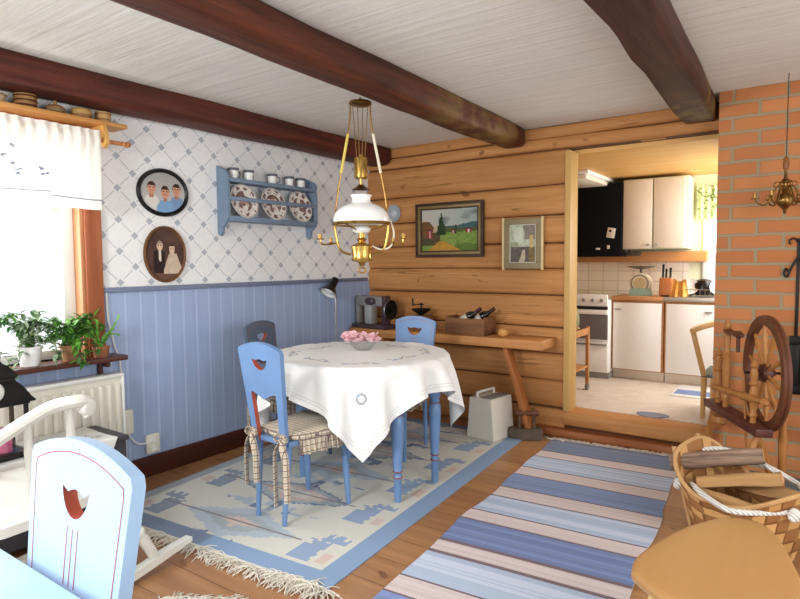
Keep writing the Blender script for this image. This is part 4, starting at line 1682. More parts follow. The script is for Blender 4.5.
def runner_cloth(u, v):
    s = (u - 0.5) * 0.66
    y = -0.50 + (0.89 - 0.45 * max(0, s - 0.172)) * v
    x = s
    zz = 0.433
    if s > 0.172:
        x = 0.172 + 0.004 * math.sin(y * 30)
        zz = 0.433 - (s - 0.172)
    if s < -0.165:
        x = -0.168
        zz = 0.433 - (-0.165 - s) * 0.3
    w = 0.02 * (abs(s) / 0.3)
    return Vector((x + 0.002, y + w * 0.5, zz + 0.0015 * math.sin(y * 25 + s * 20)))


b = MB()
b.grid(runner_cloth, 60, 50)
co = b.out('table_runner', CLOTHW, None, smooth=60)
co.location = (-3.04, 1.20, 0)
tag(co, 'white embroidered cloth lying over the dark grey chest', 'cloth')
b = MB()
for (x, y) in ((0.08, 0.33), (0.10, 0.22), (0.03, 0.30)):
    for k in range(5):
        a = k * 1.26
        b.ell((x + 0.014 * math.cos(a), y + 0.02 * math.sin(a), 0.4355), (0.006, 0.008, 0.0012), u=8, v=4)
b.out('embroidery', paint('grey_thread', (176, 180, 184), 0.8), co)

# lantern with a pink candle
ln_t = thing('candle_lantern', 'black metal lantern with a pink candle on the white cloth', 'lantern', (-3.00, 1.125, 0.4365))
b = MB()
b.b2((-0.09, -0.09, 0.0), (0.09, 0.09, 0.022), 0.004)
b.out('base', IRON, ln_t)
b = MB()
for sx in (-1, 1):
    for sy in (-1, 1):
        b.b2((sx * 0.085, sy * 0.085, 0.022), (sx * 0.068, sy * 0.068, 0.24), 0.002)
b.b2((-0.09, -0.09, 0.24), (0.09, 0.09, 0.256), 0.003)
b.out('frame', IRON, ln_t)
b = MB()
for k in range(4):
    M = RZ(k * PI / 2)
    vs = [b.bm.verts.new(M @ Vector(p)) for p in ((-0.068, 0.077, 0.022), (0.068, 0.077, 0.022), (0.068, 0.077, 0.24), (-0.068, 0.077, 0.24))]
    b.bm.faces.new(vs)
b.out('glass_pane', CLEAR, ln_t)
b = MB()
b.lathe([(0.150, 0.252), (0.152, 0.258), (0.135, 0.275), (0.105, 0.315), (0.085, 0.335), (0.07, 0.345), (0.07, 0.36), (0.082, 0.365), (0.075, 0.378), (0.045, 0.41), (0.02, 0.425), (0.008, 0.44), (0, 0.442)], M=RZ(PI / 4), n=4)
b.out('roof', IRON, ln_t, smooth=20)
b = MB()
b.tube([(0.03 * math.cos(2 * PI * k / 16), 0, 0.465 + 0.03 * math.sin(2 * PI * k / 16)) for k in range(16)], 0.003, 6, closed=True)
b.out('ring_handle', IRON, ln_t)
cn = thing('pillar_candle', 'pink pillar candle inside the black lantern', 'candle', (-2.995, 1.13, 0.459))
b = MB()
b.lathe([(0, 0), (0.034, 0), (0.035, 0.10), (0.032, 0.106), (0.012, 0.103), (0, 0.102)], n=24)
b.out('wax', paint('pink_wax', (226, 92, 140), 0.4), cn)
b = MB()
b.tube([(0, 0, 0.102), (0.001, 0, 0.116)], 0.0015, 5)
b.out('wick', BLACK, cn)

# ---- white rocking chair facing the log wall
rk = thing('rocking_chair', 'white painted rocking chair with scrolled armrest by the chest', 'chair', (-2.47, 0.94, 0.001), math.radians(8.5))
RWHITE = paint('white_gloss_paint', (228, 228, 220), 0.3, var=0.03, spec=0.5)
WX = 0.268
for sx in (-1, 1):
    b = MB()
    n = 26
    top, bot = [], []
    for k in range(n + 1):
        y = -0.66 + 1.28 * k / n
        zz = 0.004 + 0.048 * ((y + 0.02) / 0.64) ** 2
        h = 0.034 * (1 - 0.45 * max(0, (k / n - 0.9) / 0.1))
        bot.append((y, zz))
        top.append((y, zz + h))
    out = bot + top[::-1]
    M = T(sx * WX - 0.02, 0, 0) @ Matrix(((0, 0, 1, 0), (1, 0, 0, 0), (0, 1, 0, 0), (0, 0, 0, 1)))
    b.prism(out, 0.04, M)
    b.out('rocker', RWHITE, rk)
    # front leg
    turned = [(0, .016), (.06, .021), (.30, .024), (.36, .018), (.38, .026), (.42, .026), (.44, .016), (.48, .02), (.56, .018), (.62, .027), (.8, .034), (.93, .028), (1, .02)]
    b = MB()
    b.cyl((sx * WX, 0.435, 0.05), (sx * (WX - 0.012), 0.235, 0.415), 0.02, prof=turned, n=16)
    b.out('leg', RWHITE, rk)
    b = MB()
    b.cyl((sx * WX, -0.33, 0.052), (sx * (WX - 0.03), -0.21, 0.405), 0.02, prof=turned, n=16)
    b.out('leg', RWHITE, rk)
    b = MB()
    b.cyl((sx * WX, 0.36, 0.19), (sx * WX, -0.285, 0.17), 0.012, prof=[(0, .009), (.2, .013), (.5, .018), (.8, .013), (1, .009)])
    b.out('stretcher', RWHITE, rk)
    # armrest with a scroll
    arm = [(-0.31, 0.68), (-0.20, 0.72), (-0.09, 0.765), (0.01, 0.797), (0.09, 0.803), (0.125, 0.796), (0.142, 0.778), (0.136, 0.758), (0.118, 0.754)]
    pts = smooth_path([(sx * (WX - 0.0 + (0.02 if i > 3 else 0)), y, zz) for i, (y, zz) in enumerate(arm)], 5)
    b = MB()
    b.tube(pts, [0.020 + 0.004 * math.sin(PI * i / len(pts)) for i in range(len(pts))], 10)
    b.lathe([(0, -0.026), (0.017, -0.024), (0.024, -0.012), (0.024, 0.012), (0.017, 0.024), (0, 0.026)], (sx * (WX + 0.02), 0.122, 0.772), RY(PI / 2), 16)
    b.out('armrest', RWHITE, rk)
    for (ya, yb, za) in ((0.07, 0.10, 0.79), (-0.08, -0.06, 0.757)):
        b = MB()
        b.cyl((sx * (WX - 0.02), yb, 0.43), (sx * (WX + 0.006), ya, za), 0.01, prof=[(0, .010), (.25, .015), (.45, .012), (.7, .016), (1, .010)])
        b.out('arm_spindle', RWHITE, rk)
b = MB()
sp_ = [(-0.24, -0.27), (0.24, -0.27), (0.285, 0.20), (0.24, 0.285), (0, 0.30), (-0.24, 0.285), (-0.285, 0.20)]
b.prism([tuple(p.xy) for p in smooth_path([(x, y, 0) for x, y in sp_ + sp_[:1]], 4)[:-1]], 0.034, T(0, 0, 0.402))
b.out('seat', RWHITE, rk)
for k in range(7):
    x = -0.21 + 0.07 * k
    b = MB()
    b.cyl((x * 0.95, -0.25, 0.43), (x * 1.1, -0.46, 1.04), 0.009, prof=[(0, .009), (.3, .012), (.7, .010), (1, .008)])
    b.out('back_spindle', RWHITE, rk)
b = MB()
b.bar((-0.27, -0.465, 1.07), (0.27, -0.465, 1.07), 0.11, 0.026, 0.008, up=(0, 0.3, 1))
b.out('head_rail', RWHITE, rk)
for sx in (-1, 1):
    b = MB()
    b.cyl((sx * 0.25, -0.24, 0.43), (sx * 0.262, -0.462, 1.05), 0.015, prof=[(0, .016), (.3, .02), (.6, .016), (1, .014)])
    b.out('back_post', RWHITE, rk)

# ================================================================== LEFT WALL PICTURES AND PLATE RACK
PICT = vcol('printed_picture', 0.35)


def oval_frame(label, name, yc, zc, ry, rz_, fw, fm, fn, catw):
    t = thing(name, label, catw, (XW, yc, zc), group='oval portraits on the wallpaper')
    b = MB()
    n = 64
    pf = [(0, 0.002), (0.0, 0.014), (0.25, 0.021), (0.6, 0.019), (1.0, 0.010), (1.0, 0.002)]
    R_ = []
    for k in range(n):
        a = 2 * PI * k / n
        R_.append([b.bm.verts.new((h, (ry - fw * f) * math.cos(a), (rz_ - fw * f) * math.sin(a))) for f, h in pf])
    for k in range(n):
        A, B_ = R_[k], R_[(k + 1) % n]
        for j in range(len(pf) - 1):
            b.bm.faces.new((A[j], B_[j], B_[j + 1], A[j + 1]))
    b.out('frame', fm, t, smooth=50)
    iy, iz = ry - fw * 0.9, rz_ - fw * 0.9
    M = Matrix(((0, 0, 1, 0.008), (2 * iy, 0, 0, -iy), (0, 2 * iz, 0, -iz), (0, 0, 0, 1)))
    picture('photograph', fn, 64, 64, M, PICT, t, lambda u, v: (2 * u - 1) ** 2 + (2 * v - 1) ** 2 <= 1.03)
    return t


def boys(u, v):
    c = mixc((196, 196, 192), (160, 158, 156), v)
    for (x, y, sh_, hr) in ((0.24, 0.60, (214, 212, 206), (66, 46, 34)), (0.80, 0.60, (120, 150, 186), (52, 38, 30)), (0.54, 0.52, (126, 164, 202), (60, 40, 28))):
        if y - 0.2 > v and abs(u - x) < 0.20 - 0.1 * max(0, v - (y - 0.38)) / 0.2:
            c = sh_
        if abs(u - x) < 0.045 and y - 0.24 < v < y - 0.1:
            c = (176, 124, 100)
        d = ((u - x) / 0.095) ** 2 + ((v - y) / 0.155) ** 2
        if d < 1:
            c = (206, 152, 126)
            if v > y + 0.055 or (d > 0.72 and v > y):
                c = hr
            elif abs(v - (y + 0.015)) < 0.016 and abs(abs(u - x) - 0.035) < 0.016:
                c = (70, 50, 44)
            elif abs(v - (y - 0.07)) < 0.012 and abs(u - x) < 0.035:
                c = (184, 120, 102)
    return c


def couple(u, v):
    c = mixc((92, 66, 56), (70, 48, 42), vnoise(u * 5, v * 5))
    if v < 0.2:
        c = mixc(c, (126, 92, 74), 0.5)
    if abs(u - 0.34) < 0.15 and 0.14 < v < 0.60 - 0.35 * abs(u - 0.34):
        c = (44, 32, 32)
        if abs(u - 0.36) < 0.035 - 0.06 * (0.58 - v) and v > 0.36:
            c = (226, 214, 196)
    if abs(u - 0.70) < 0.10 + 0.14 * max(0, min(1, (0.52 - v) / 0.3)) and 0.12 < v < 0.52:
        c = mixc((214, 196, 176), (190, 168, 148), vnoise(u * 20, v * 20))
    for (x, y, hr) in ((0.36, 0.66, (160, 140, 124)), (0.68, 0.60, (58, 40, 34))):
        d = ((u - x) / 0.075) ** 2 + ((v - y) / 0.10) ** 2
        if d < 1:
            c = (214, 186, 160)
            if v > y + 0.05:
                c = hr
            elif abs(v - (y + 0.01)) < 0.012 and abs(abs(u - x) - 0.028) < 0.012:
                c = (96, 70, 60)
    return c


oval_frame('black oval frame with a colour photo of three boys', 'portrait_frame', 2.203, 1.745, 0.178, 0.148, 0.026, BLACK, boys, 'picture')
oval_frame('brown oval frame with an old sepia photo of a couple', 'portrait_frame', 2.203, 1.364, 0.146, 0.176, 0.016, wood('walnut_frame', (128, 86, 52), (86, 54, 34), 'Z', 0.4), couple, 'picture')

# plate rack
pk = thing('plate_rack', 'grey-blue painted wall rack holding plates and cups', 'rack', (XW, 3.045, 1.49))
side = [(0.001, 0.02), (0.03, 0.0), (0.05, 0.02), (0.055, 0.06), (0.10, 0.10), (0.115, 0.13), (0.115, 0.32), (0.105, 0.37), (0.115, 0.41), (0.09, 0.44), (0.05, 0.455), (0.02, 0.47), (0.001, 0.475)]
for y in (-0.435, 0.415):
    b = MB()
    b.prism(side, 0.02, T(0, y, 0) @ Matrix(((1, 0, 0, 0), (0, 0, 1, 0), (0, 1, 0, 0), (0, 0, 0, 1))))
    b.out('side_panel', RACKBLUE, pk)
for z_, x0, x1, hh in ((0.365, 0.001, 0.112, 0.016), (0.10, 0.001, 0.112, 0.016)):
    b = MB()
    b.b2((x0, -0.415, z_), (x1, 0.415, z_ + hh), 0.003)
    b.out('shelf', RACKBLUE, pk)
for z_ in (0.37, 0.245, 0.115):
    b = MB()
    b.b2((0.100, -0.415, z_ - 0.006), (0.114, 0.415, z_ + 0.020), 0.003)
    b.out('rail', RACKBLUE, pk)


def plate_fn(seedv):
    def fn(u, v):
        x, y = 2 * u - 1, 2 * v - 1
        r = math.hypot(x, y)
        a = math.atan2(y, x)
        c = (228, 222, 214)
        n_ = vnoise(x * 5 + seedv * 7, y * 5 + 3)
        if r < 0.62 and n_ > 0.52:
            c = mixc((150, 118, 108), (110, 92, 92), vnoise(x * 9, y * 9 + seedv))
        if r < 0.34 and vnoise(x * 4 + seedv, y * 4) > 0.5:
            c = (196, 160, 140)
        if 0.70 < r < 0.93 and math.sin(a * 9 + seedv) > -0.1 and vnoise(a * 6, r * 9 + seedv) > 0.42:
            c = mixc((140, 110, 104), (104, 90, 94), hsh(a, r))
        if r > 0.96:
            c = (150, 130, 122)
        return c
    return fn


pl_lab = ['flower-patterned plate at the left in the blue rack', 'flower-patterned plate in the middle of the blue rack', 'flower-patterned plate at the right in the blue rack']
for k, dy in enumerate((-0.272, 0.0, 0.272)):
    t = thing('dinner_plate', pl_lab[k], 'plate', (XW + 0.05, 3.045 + dy, 1.607), group='plates in the wall rack')
    tilt = math.radians(-12)
    Mx = RY(math.radians(90) + tilt)
    Mx = T(0.025, 0, 0.124) @ RY(PI / 2 - math.radians(13))
    b = MB()
    b.lathe([(0, 0.0), (0.065, 0.0), (0.075, 0.006), (0.118, 0.014), (0.121, 0.017), (0.118, 0.018), (0.075, 0.010), (0.06, 0.006), (0, 0.006)], M=Mx, n=48)
    b.out('body', CERAMIC, t)
    bm = bmesh.new()
    lay = bm.loops.layers.float_color.new('Col')
    prof = [(0.0, 0.0065), (0.03, 0.0065), (0.06, 0.0066), (0.075, 0.0106), (0.118, 0.0185)]
    nr, na = 26, 72
    fnp = plate_fn(k + 1.0)

    def ph_(r):
        for (r0, h0), (r1, h1) in zip(prof[:-1], prof[1:]):
            if r <= r1:
                return h0 + (h1 - h0) * (r - r0) / (r1 - r0)
        return prof[-1][1]
    ring = [[bm.verts.new(Mx @ Vector((0.117 * i / nr * math.cos(2 * PI * j / na), 0.117 * i / nr * math.sin(2 * PI * j / na), ph_(0.117 * i / nr) + 0.0006))) for j in range(na)] for i in range(1, nr + 1)]
    for i in range(nr - 1):
        for j in range(na):
            f = bm.faces.new((ring[i][j], ring[i + 1][j], ring[i + 1][(j + 1) % na], ring[i][(j + 1) % na]))
            rr, aa = (i + 1.5) / nr, 2 * PI * (j + .5) / na
            c_ = lin(fnp(0.5 + 0.5 * rr * math.cos(aa), 0.5 + 0.5 * rr * math.sin(aa)))
            for l in f.loops:
                l[lay] = c_
    me = bpy.data.meshes.new('decoration')
    bm.to_mesh(me)
    bm.free()
    me.materials.append(PICT)
    o_ = bpy.data.objects.new('decoration', me)
    COL.objects.link(o_)
    o_.parent = t
CUPDARK = paint('dark_rim_glaze', (92, 96, 108), 0.3)
cup_lab = ['small white cup at the left end of the rack top', 'small white cup, second from the left on the rack top', 'small white cup in the middle of the rack top', 'small white cup, second from the right on the rack top', 'small white cup at the right end of the rack top']
cup0 = None
for k, dy in enumerate((-0.335, -0.20, 0.02, 0.19, 0.31)):
    if cup0 is None:
        cup0 = thing('small_cup', cup_lab[0], 'cup', (XW + 0.06, 3.04 + dy, 1.873), group='cups on the plate rack')
        b = MB()
        b.lathe([(0, 0), (0.026, 0), (0.034, 0.062), (0.037, 0.078), (0.034, 0.078), (0.024, 0.006), (0, 0.006)], n=24)
        b.out('body', CERAMIC, cup0)
        b = MB()
        b.lathe([(0.0342, 0.062), (0.0365, 0.066), (0.0385, 0.078), (0.0375, 0.0795), (0.0335, 0.0795)], n=24)
        b.out('rim', CUPDARK, cup0)
        b = MB()
        b.tube(smooth_path([(0.0, 0.031, 0.06), (0.0, 0.055, 0.055), (0.0, 0.052, 0.025), (0.0, 0.027, 0.02)], 5), 0.004, 6)
        b.out('handle', CUPDARK, cup0)
    else:
        q = copy_tree(cup0)
        q.location = (XW + 0.06, 3.04 + dy, 1.873)
        q['label'] = cup_lab[k]
        q.rotation_euler = (0, 0, (0.3, -0.5, 0.2, 0.9)[k - 1])

# ================================================================== LOG WALL
FR_DARK = wood('dark_bronze_frame', (74, 54, 36), (50, 36, 26), 'X', 0.4)
FR_GOLD = paint('dull_gold_frame', (142, 120, 78), 0.4, 0.3, var=0.12, scale=40)


def rect_frame(b, x0, x1, z0, z1, w, y0, y1, m=0):
    b.b2((x0, y0, z1 - w), (x1, y1, z1), 0.003, m)
    b.b2((x0, y0, z0), (x1, y1, z0 + w), 0.003, m)
    b.b2((x0, y0, z0 + w), (x0 + w, y1, z1 - w), 0.003, m)
    b.b2((x1 - w, y0, z0 + w), (x1, y1, z1 - w), 0.003, m)


def landscape(u, v):
    n_ = vnoise(u * 14, v * 14)
    n2 = vnoise(u * 34, v * 30)
    sky = mixc((190, 182, 170), (150, 162, 158), u)
    cl = vnoise(u * 5 + 2, v * 9)
    c = mixc(sky, (108, 116, 110), max(0, (cl - 0.45) * 2.2) if u > 0.3 else 0)
    if v < 0.62 and u < 0.35:
        c = mixc((186, 140, 98), c, (v - 0.45) / 0.2 + 0.4 * n_)
    hill = 0.62 + 0.04 * math.sin(u * 7 + 1) + 0.02 * n_
    if u > 0.42 and v < hill:
        c = mixc((74, 98, 108), (62, 84, 80), n2)
    if u > 0.40 and v < 0.53 + 0.03 * n_:
        c = mixc((66, 84, 50), (96, 92, 56), n2)
    if v < 0.44 + 0.02 * n_:
        c = mixc((96, 128, 58), (140, 156, 76), n2 * 0.8 + 0.2 * n_)
        if v < 0.14 + 0.06 * n_ and u > 0.6:
            c = mixc(c, (76, 96, 46), 0.6)
    # path
    lft, rgt = 0.30 - 0.9 * (0.22 - v), 0.42 + 1.4 * (0.22 - v)
    if v < 0.23 and lft < u < rgt:
        c = mixc((196, 150, 62), (168, 122, 54), n2)
    if u < 0.34 and 0.14 < v < 0.44 and not (v < 0.23 and lft < u):
        c = mixc((70, 76, 48), (96, 74, 54), n2)
    # bushes and tree
    if ((u - 0.08) / 0.14) ** 2 + ((v - 0.52) / 0.2) ** 2 < 1 + 0.4 * (n2 - .5):
        c = mixc((92, 74, 44), (130, 86, 52), n2)
    if abs(u - 0.36) < 0.085 * (1 - max(0, (v - 0.45)) / 0.46) + 0.02 * (n2 - 0.5) and 0.38 < v < 0.90:
        c = mixc((34, 52, 36), (58, 76, 44), n2)
    for (x0, x1, z0, z1) in ((0.10, 0.20, 0.30, 0.48), (0.54, 0.60, 0.42, 0.49), (0.79, 0.90, 0.42, 0.50)):
        if x0 < u < x1 and z0 < v < z1:
            c = (156, 66, 62) if n2 > 0.3 else (120, 50, 48)
            if abs(u - (x0 + x1) / 2) < 0.010:
                c = (222, 210, 204)
        if x0 - 0.015 < u < x1 + 0.015 and z1 <= v < z1 + 0.05 * (1 - abs(u - (x0 + x1) / 2) / (x1 - x0) * 1.2):
            c = (92, 62, 60)
    if abs(u - 0.62) < 0.018 and 0.40 < v < 0.62:
        c = (48, 62, 44)
    return c


def garden_path(u, v):
    n_ = vnoise(u * 10, v * 12)
    n2 = vnoise(u * 26, v * 26)
    c = mixc((198, 200, 178), (160, 166, 140), n_)
    if u > 0.5 and v > 0.62:
        c = mixc((150, 140, 126), (118, 104, 98), n2)
    if v < 0.42:
        c = mixc((110, 98, 88), (84, 76, 74), n2)
    if v < 0.55 and v > 0.36 and u < 0.3:
        c = mixc((130, 132, 100), c, n2)
    if v < 0.34 and abs(u - (0.48 + 0.25 * (v - 0.1))) < 0.22 * (0.42 - v) + 0.03:
        c = mixc((196, 182, 156), (176, 162, 138), n2)
    if 0.30 < v < 0.74 and 0.78 < u < 0.92:
        c = mixc((206, 184, 122), (186, 160, 98), n2)
    if v < 0.40 and u > 0.72:
        c = mixc((140, 118, 72), (110, 92, 60), n2)
    if (u - 0.35) ** 2 + (v - 0.72) ** 2 < 0.05 + 0.03 * (n_ - .5):
        c = mixc(c, (216, 220, 204), 0.6)
    return c


pt = thing('framed_painting', 'dark framed landscape painting with red cottages and a yellow path', 'painting', (-2.481, YB - 0.012, 1.567))
b = MB()
rect_frame(b, -0.318, 0.318, -0.224, 0.224, 0.022, -0.032, 0.0)
b.b2((-0.30, -0.006, -0.205), (0.30, 0.0, 0.205))
b.out('frame', FR_DARK, pt)
b = MB()
rect_frame(b, -0.296, 0.296, -0.202, 0.202, 0.022, -0.026, -0.006)
b.out('inner_frame', FR_GOLD, pt)
b = MB()
rect_frame(b, -0.274, 0.274, -0.180, 0.180, 0.010, -0.022, -0.006)
b.out('slip', FR_DARK, pt)
Mp = Matrix(((0.53, 0, 0, -0.265), (0, 0, -1, -0.010), (0, 0.345, 0, -0.1725), (0, 0, 0, 1)))
picture('canvas', landscape, 76, 52, Mp, PICT, pt)
pt = thing('framed_picture', 'smaller picture of a pale garden path in a grey-brown frame', 'picture', (-1.835, YB - 0.012, 1.437))
b = MB()
rect_frame(b, -0.150, 0.150, -0.190, 0.190, 0.045, -0.02, 0.0)
b.b2((-0.145, -0.006, -0.185), (0.145, 0.0, 0.185))
b.out('frame', paint('grey_brown_frame', (146, 130, 96), 0.5, var=0.1, scale=40), pt)
BARM = paint('cream_gold_bar', (224, 200, 148), 0.35, var=0.05)
for sx in (-1, 1):
    b = MB()
    b.b2((sx * 0.150, -0.028, -0.20), (sx * 0.166, 0.0, 0.20), 0.003)
    b.out('side_bar', BARM, pt)
b = MB()
rect_frame(b, -0.106, 0.106, -0.146, 0.146, 0.007, -0.018, -0.006)
b.out('slip', paint('pale_slip', (206, 204, 190), 0.5), pt)
Mp = Matrix(((0.2, 0, 0, -0.1), (0, 0, -1, -0.009), (0, 0.28, 0, -0.14), (0, 0, 0, 1)))
picture('print', garden_path, 44, 60, Mp, PICT, pt)
wp = thing('hanging_plate', 'small grey-blue plate hung on the logs behind the oil lamp', 'plate', (-3.045, YB - 0.002, 1.73))
b = MB()
b.lathe([(0, 0), (0.045, 0), (0.073, 0.012), (0.075, 0.015), (0.045, 0.006), (0, 0.006)], M=RX(PI / 2), n=36)
b.out('body', paint('grey_blue_glaze', (164, 172, 184), 0.25, var=0.1), wp)
b = MB()
b.lathe([(0.0, 0.0064), (0.03, 0.0066)], M=RX(PI / 2), n=24)
b.out('motif', paint('white_glaze', (206, 212, 222), 0.25, var=0.2, scale=60), wp)

# long bench/shelf of a thick plank with slanting leg
bn = thing('plank_bench', 'long thick wooden plank bench against the log wall', 'bench', (-2.45, 4.10, 0))
BENCHW = wood('bench_wood', (206, 148, 90), (164, 104, 56), 'X', 0.5, scale=0.8)
b = MB()
b.b2((-0.86, -0.148, 0.674), (0.88, 0.146, 0.742), 0.006)
b.out('plank', BENCHW, bn)
for x0, x1 in ((0.56, 0.77), (-0.56, -0.77)):
    b = MB()
    b.bar((x0, -0.02, 0.674), (x1, -0.01, 0.0), 0.10, 0.035, 0.004, up=(1, 0, 0))
    b.out('leg', wood('bench_leg_wood', (190, 124, 70), (156, 94, 50), 'Z', 0.5), bn)
BT = 0.7425

# vintage sewing machine
sm = thing('sewing_machine', 'old grey sewing machine with black handwheel at the corner end of the bench', 'sewing machine', (-3.115, 4.05, BT), math.radians(-6))
sm.scale = (0.95, 0.95, 0.98)
GREYM = paint('grey_machine_enamel', (150, 148, 146), 0.35, 0.2, var=0.1)
MAROON = paint('dark_maroon_enamel', (84, 66, 68), 0.35, 0.2, var=0.15)
b = MB()
b.b2((-0.20, -0.09, 0), (0.20, 0.09, 0.035), 0.006)
b.out('base', MAROON, sm)
b = MB()
b.b2((-0.205, -0.035, 0.035), (-0.165, 0.035, 0.275), 0.01)
b.b2((-0.205, -0.04, 0.19), (0.165, 0.04, 0.28), 0.016)
b.out('arm', GREYM, sm)
b = MB()
b.b2((-0.085, -0.042, 0.035), (0.0, 0.042, 0.20), 0.008)
b.out('panel', paint('light_grey_enamel', (178, 176, 176), 0.35, 0.2), sm)
b = MB()
b.b2((0.125, -0.042, 0.035), (0.168, 0.042, 0.285), 0.01)
b.out('column', MAROON, sm)
b = MB()
b.lathe([(0, 0), (0.055, 0.0), (0.052, 0.006), (0, 0.008)], (-0.01, -0.041, 0.235), RX(PI / 2) @ Matrix.Diagonal((1.25, 0.62, 1, 1)), 28)
b.lathe([(0, 0), (0.014, 0.0), (0.012, 0.008), (0, 0.009)], (0.015, -0.048, 0.24), RX(PI / 2), 18, m=1)
b.out('badge', [MAROON, STEEL], sm)
b = MB()
for k in range(1):
    b.lathe([(0.03, 0.0), (0.083, 0.004), (0.088, 0.012), (0.083, 0.020), (0.072, 0.014), (0.02, 0.012)], (0.185, 0, 0.165), RY(PI / 2), 28)
b.cyl((0.165, 0, 0.165), (0.215, 0, 0.165), 0.022)
b.out('handwheel', BLACK, sm)
b = MB()
b.lathe([(0.084, 0.0195), (0.0895, 0.012), (0.086, 0.0215)], (0.185, 0, 0.165), RY(PI / 2), 28)
b.out('rim', STEEL, sm)
b = MB()
b.cyl((-0.185, 0, 0.035), (-0.185, 0, 0.30), 0.006)
b.out('needle_bar', STEEL, sm)

# black desk lamp
dl = thing('desk_lamp', 'black desk lamp with tilted shade in the corner beside the sewing machine', 'lamp', (-3.215, 3.665, 0.0))
b = MB()
b.lathe([(0, 0), (0.09, 0), (0.09, 0.012), (0.02, 0.02), (0, 0.02)], n=28)
b.out('base', BLACK, dl)
b = MB()
b.tube(smooth_path([(0.0, 0, 0.02), (0.0, 0.0, 0.75), (0.0, 0.0, 0.99), (-0.025, 0, 1.06)], 5), 0.008, 8)
b.out('stem', STEEL, dl)
dv_ = Vector((-0.02, -0.62, -0.8)).normalized()
Ms = dv_.to_track_quat('Z', 'Y').to_matrix().to_4x4()
b = MB()
b.lathe([(0, -0.105), (0.026, -0.104), (0.032, -0.095), (0.033, -0.03), (0.036, -0.015), (0.055, 0.012), (0.073, 0.042), (0.071, 0.043), (0.053, 0.014), (0.034, -0.012), (0.0, -0.02)], (-0.045, -0.01, 1.09), Ms, 32)
b.out('lamp_shade', BLACK, dl)
b = MB()
b.lathe([(0.0, -0.014), (0.032, -0.006), (0.051, 0.018), (0.069, 0.0425)], (-0.045, -0.01, 1.09), Ms, 32)
b.out('reflector', WHITE, dl)
b = MB()
b.ell(Vector((-0.045, -0.01, 1.09)) + dv_ * 0.018, (0.04, 0.04, 0.026), Ms)
b.out('bulb', CERAMIC, dl)

# coffee grinder
gr_ = thing('coffee_grinder', 'wooden box coffee grinder with black bowl and crank on the bench', 'coffee grinder', (-2.665, 4.10, BT))
b = MB()
b.b2((-0.078, -0.07, 0.0), (0.078, 0.07, 0.012), 0.003)
b.b2((-0.07, -0.062, 0.012), (0.07, 0.062, 0.115), 0.004)
b.b2((-0.075, -0.067, 0.115), (0.075, 0.067, 0.125), 0.003)
b.out('box', wood('grinder_box', (150, 108, 62), (106, 72, 42), 'X', 0.5), gr_)
b = MB()
b.b2((-0.04, -0.068, 0.03), (0.04, -0.062, 0.08), 0.002)
b.out('drawer', wood('grinder_drawer', (166, 122, 72), (130, 90, 52), 'X', 0.5), gr_)
b = MB()
b.lathe([(0.02, 0.125), (0.03, 0.135), (0.075, 0.165), (0.082, 0.178), (0.078, 0.178), (0.03, 0.145), (0.0, 0.143)], n=32)
b.out('bowl', IRON, gr_)
b = MB()
b.cyl((0, 0, 0.145), (0, 0, 0.215), 0.006)
b.tube(smooth_path([(0.02, 0, 0.212), (-0.03, 0, 0.212), (-0.075, -0.01, 0.205)], 4), 0.005, 6)
b.cyl((-0.075, -0.01, 0.2), (-0.078, -0.01, 0.262), 0.007)
b.ell((0, 0, 0.216), (0.014, 0.014, 0.01))
b.out('crank', IRON, gr_)

# wooden box with wine bottles
wb = thing('wooden_box', 'worn brown wooden box holding two dark bottles on the bench', 'box', (-2.205, 4.095, BT))
BOXW = wood('worn_box_wood', (150, 104, 70), (100, 66, 44), 'X', 0.8, knots=(60, 40, 30))
b = MB()
b.b2((-0.17, -0.10, 0), (0.17, -0.088, 0.128), 0.003)
b.b2((-0.17, 0.088, 0), (0.17, 0.10, 0.128), 0.003)
b.b2((-0.17, -0.088, 0), (0.17, 0.088, 0.012), 0.003)
b.out('body', BOXW, wb)
for sx in (-1, 1):
    b = MB()
    b.b2((sx * 0.17, -0.088, 0), (sx * 0.158, 0.088, 0.14), 0.003)
    b.out('end_board', BOXW, wb)
BOTTLE = paint('dark_bottle_glass', (16, 20, 16), 0.08, var=0.05, spec=0.7)
for k, (bx_, by_, lab) in enumerate(((-0.055, -0.03, 'dark wine bottle lying tilted in the box, the left one'), (0.035, 0.02, 'dark wine bottle lying tilted in the box, the right one'))):
    w = thing('wine_bottle', lab, 'bottle', (-2.205 + bx_ - 0.045, 4.095 + by_, BT + 0.068), group='wine bottles in the wooden box')
    d_ = Vector((0.83, 0.1, 0.56)).normalized()
    Mb = d_.to_track_quat('Z', 'Y').to_matrix().to_4x4()
    b = MB()
    b.lathe([(0, 0), (0.034, 0.001), (0.037, 0.006), (0.037, 0.13), (0.032, 0.15), (0.016, 0.172), (0.0135, 0.185), (0.0135, 0.225), (0.0155, 0.227), (0.0155, 0.236), (0, 0.236)], M=Mb, n=28)
    b.out('body', BOTTLE, w)
    b = MB()
    b.lathe([(0.0376, 0.055), (0.0376, 0.115)], M=Mb, n=28)
    b.out('label', paint('cream_label', (212, 206, 190), 0.7), w)
    b = MB()
    b.lathe([(0.0162, 0.196), (0.0162, 0.2372), (0, 0.2376)], M=Mb, n=20)
    b.out('capsule', paint('dark_red_foil', (64, 26, 30), 0.3), w)
bl = thing('wooden_ball', 'round pale wooden ball on the right part of the bench', 'ball', (-1.905, 4.05, BT))
b = MB()
b.lathe([(0, 0.0), (0.02, 0.001), (0.034, 0.012), (0.04, 0.032), (0.036, 0.052), (0.02, 0.064), (0.006, 0.067), (0, 0.066)], n=28)
b.out('body', wood('ball_wood', (214, 164, 96), (196, 140, 74), 'Z', 0.4), bl)

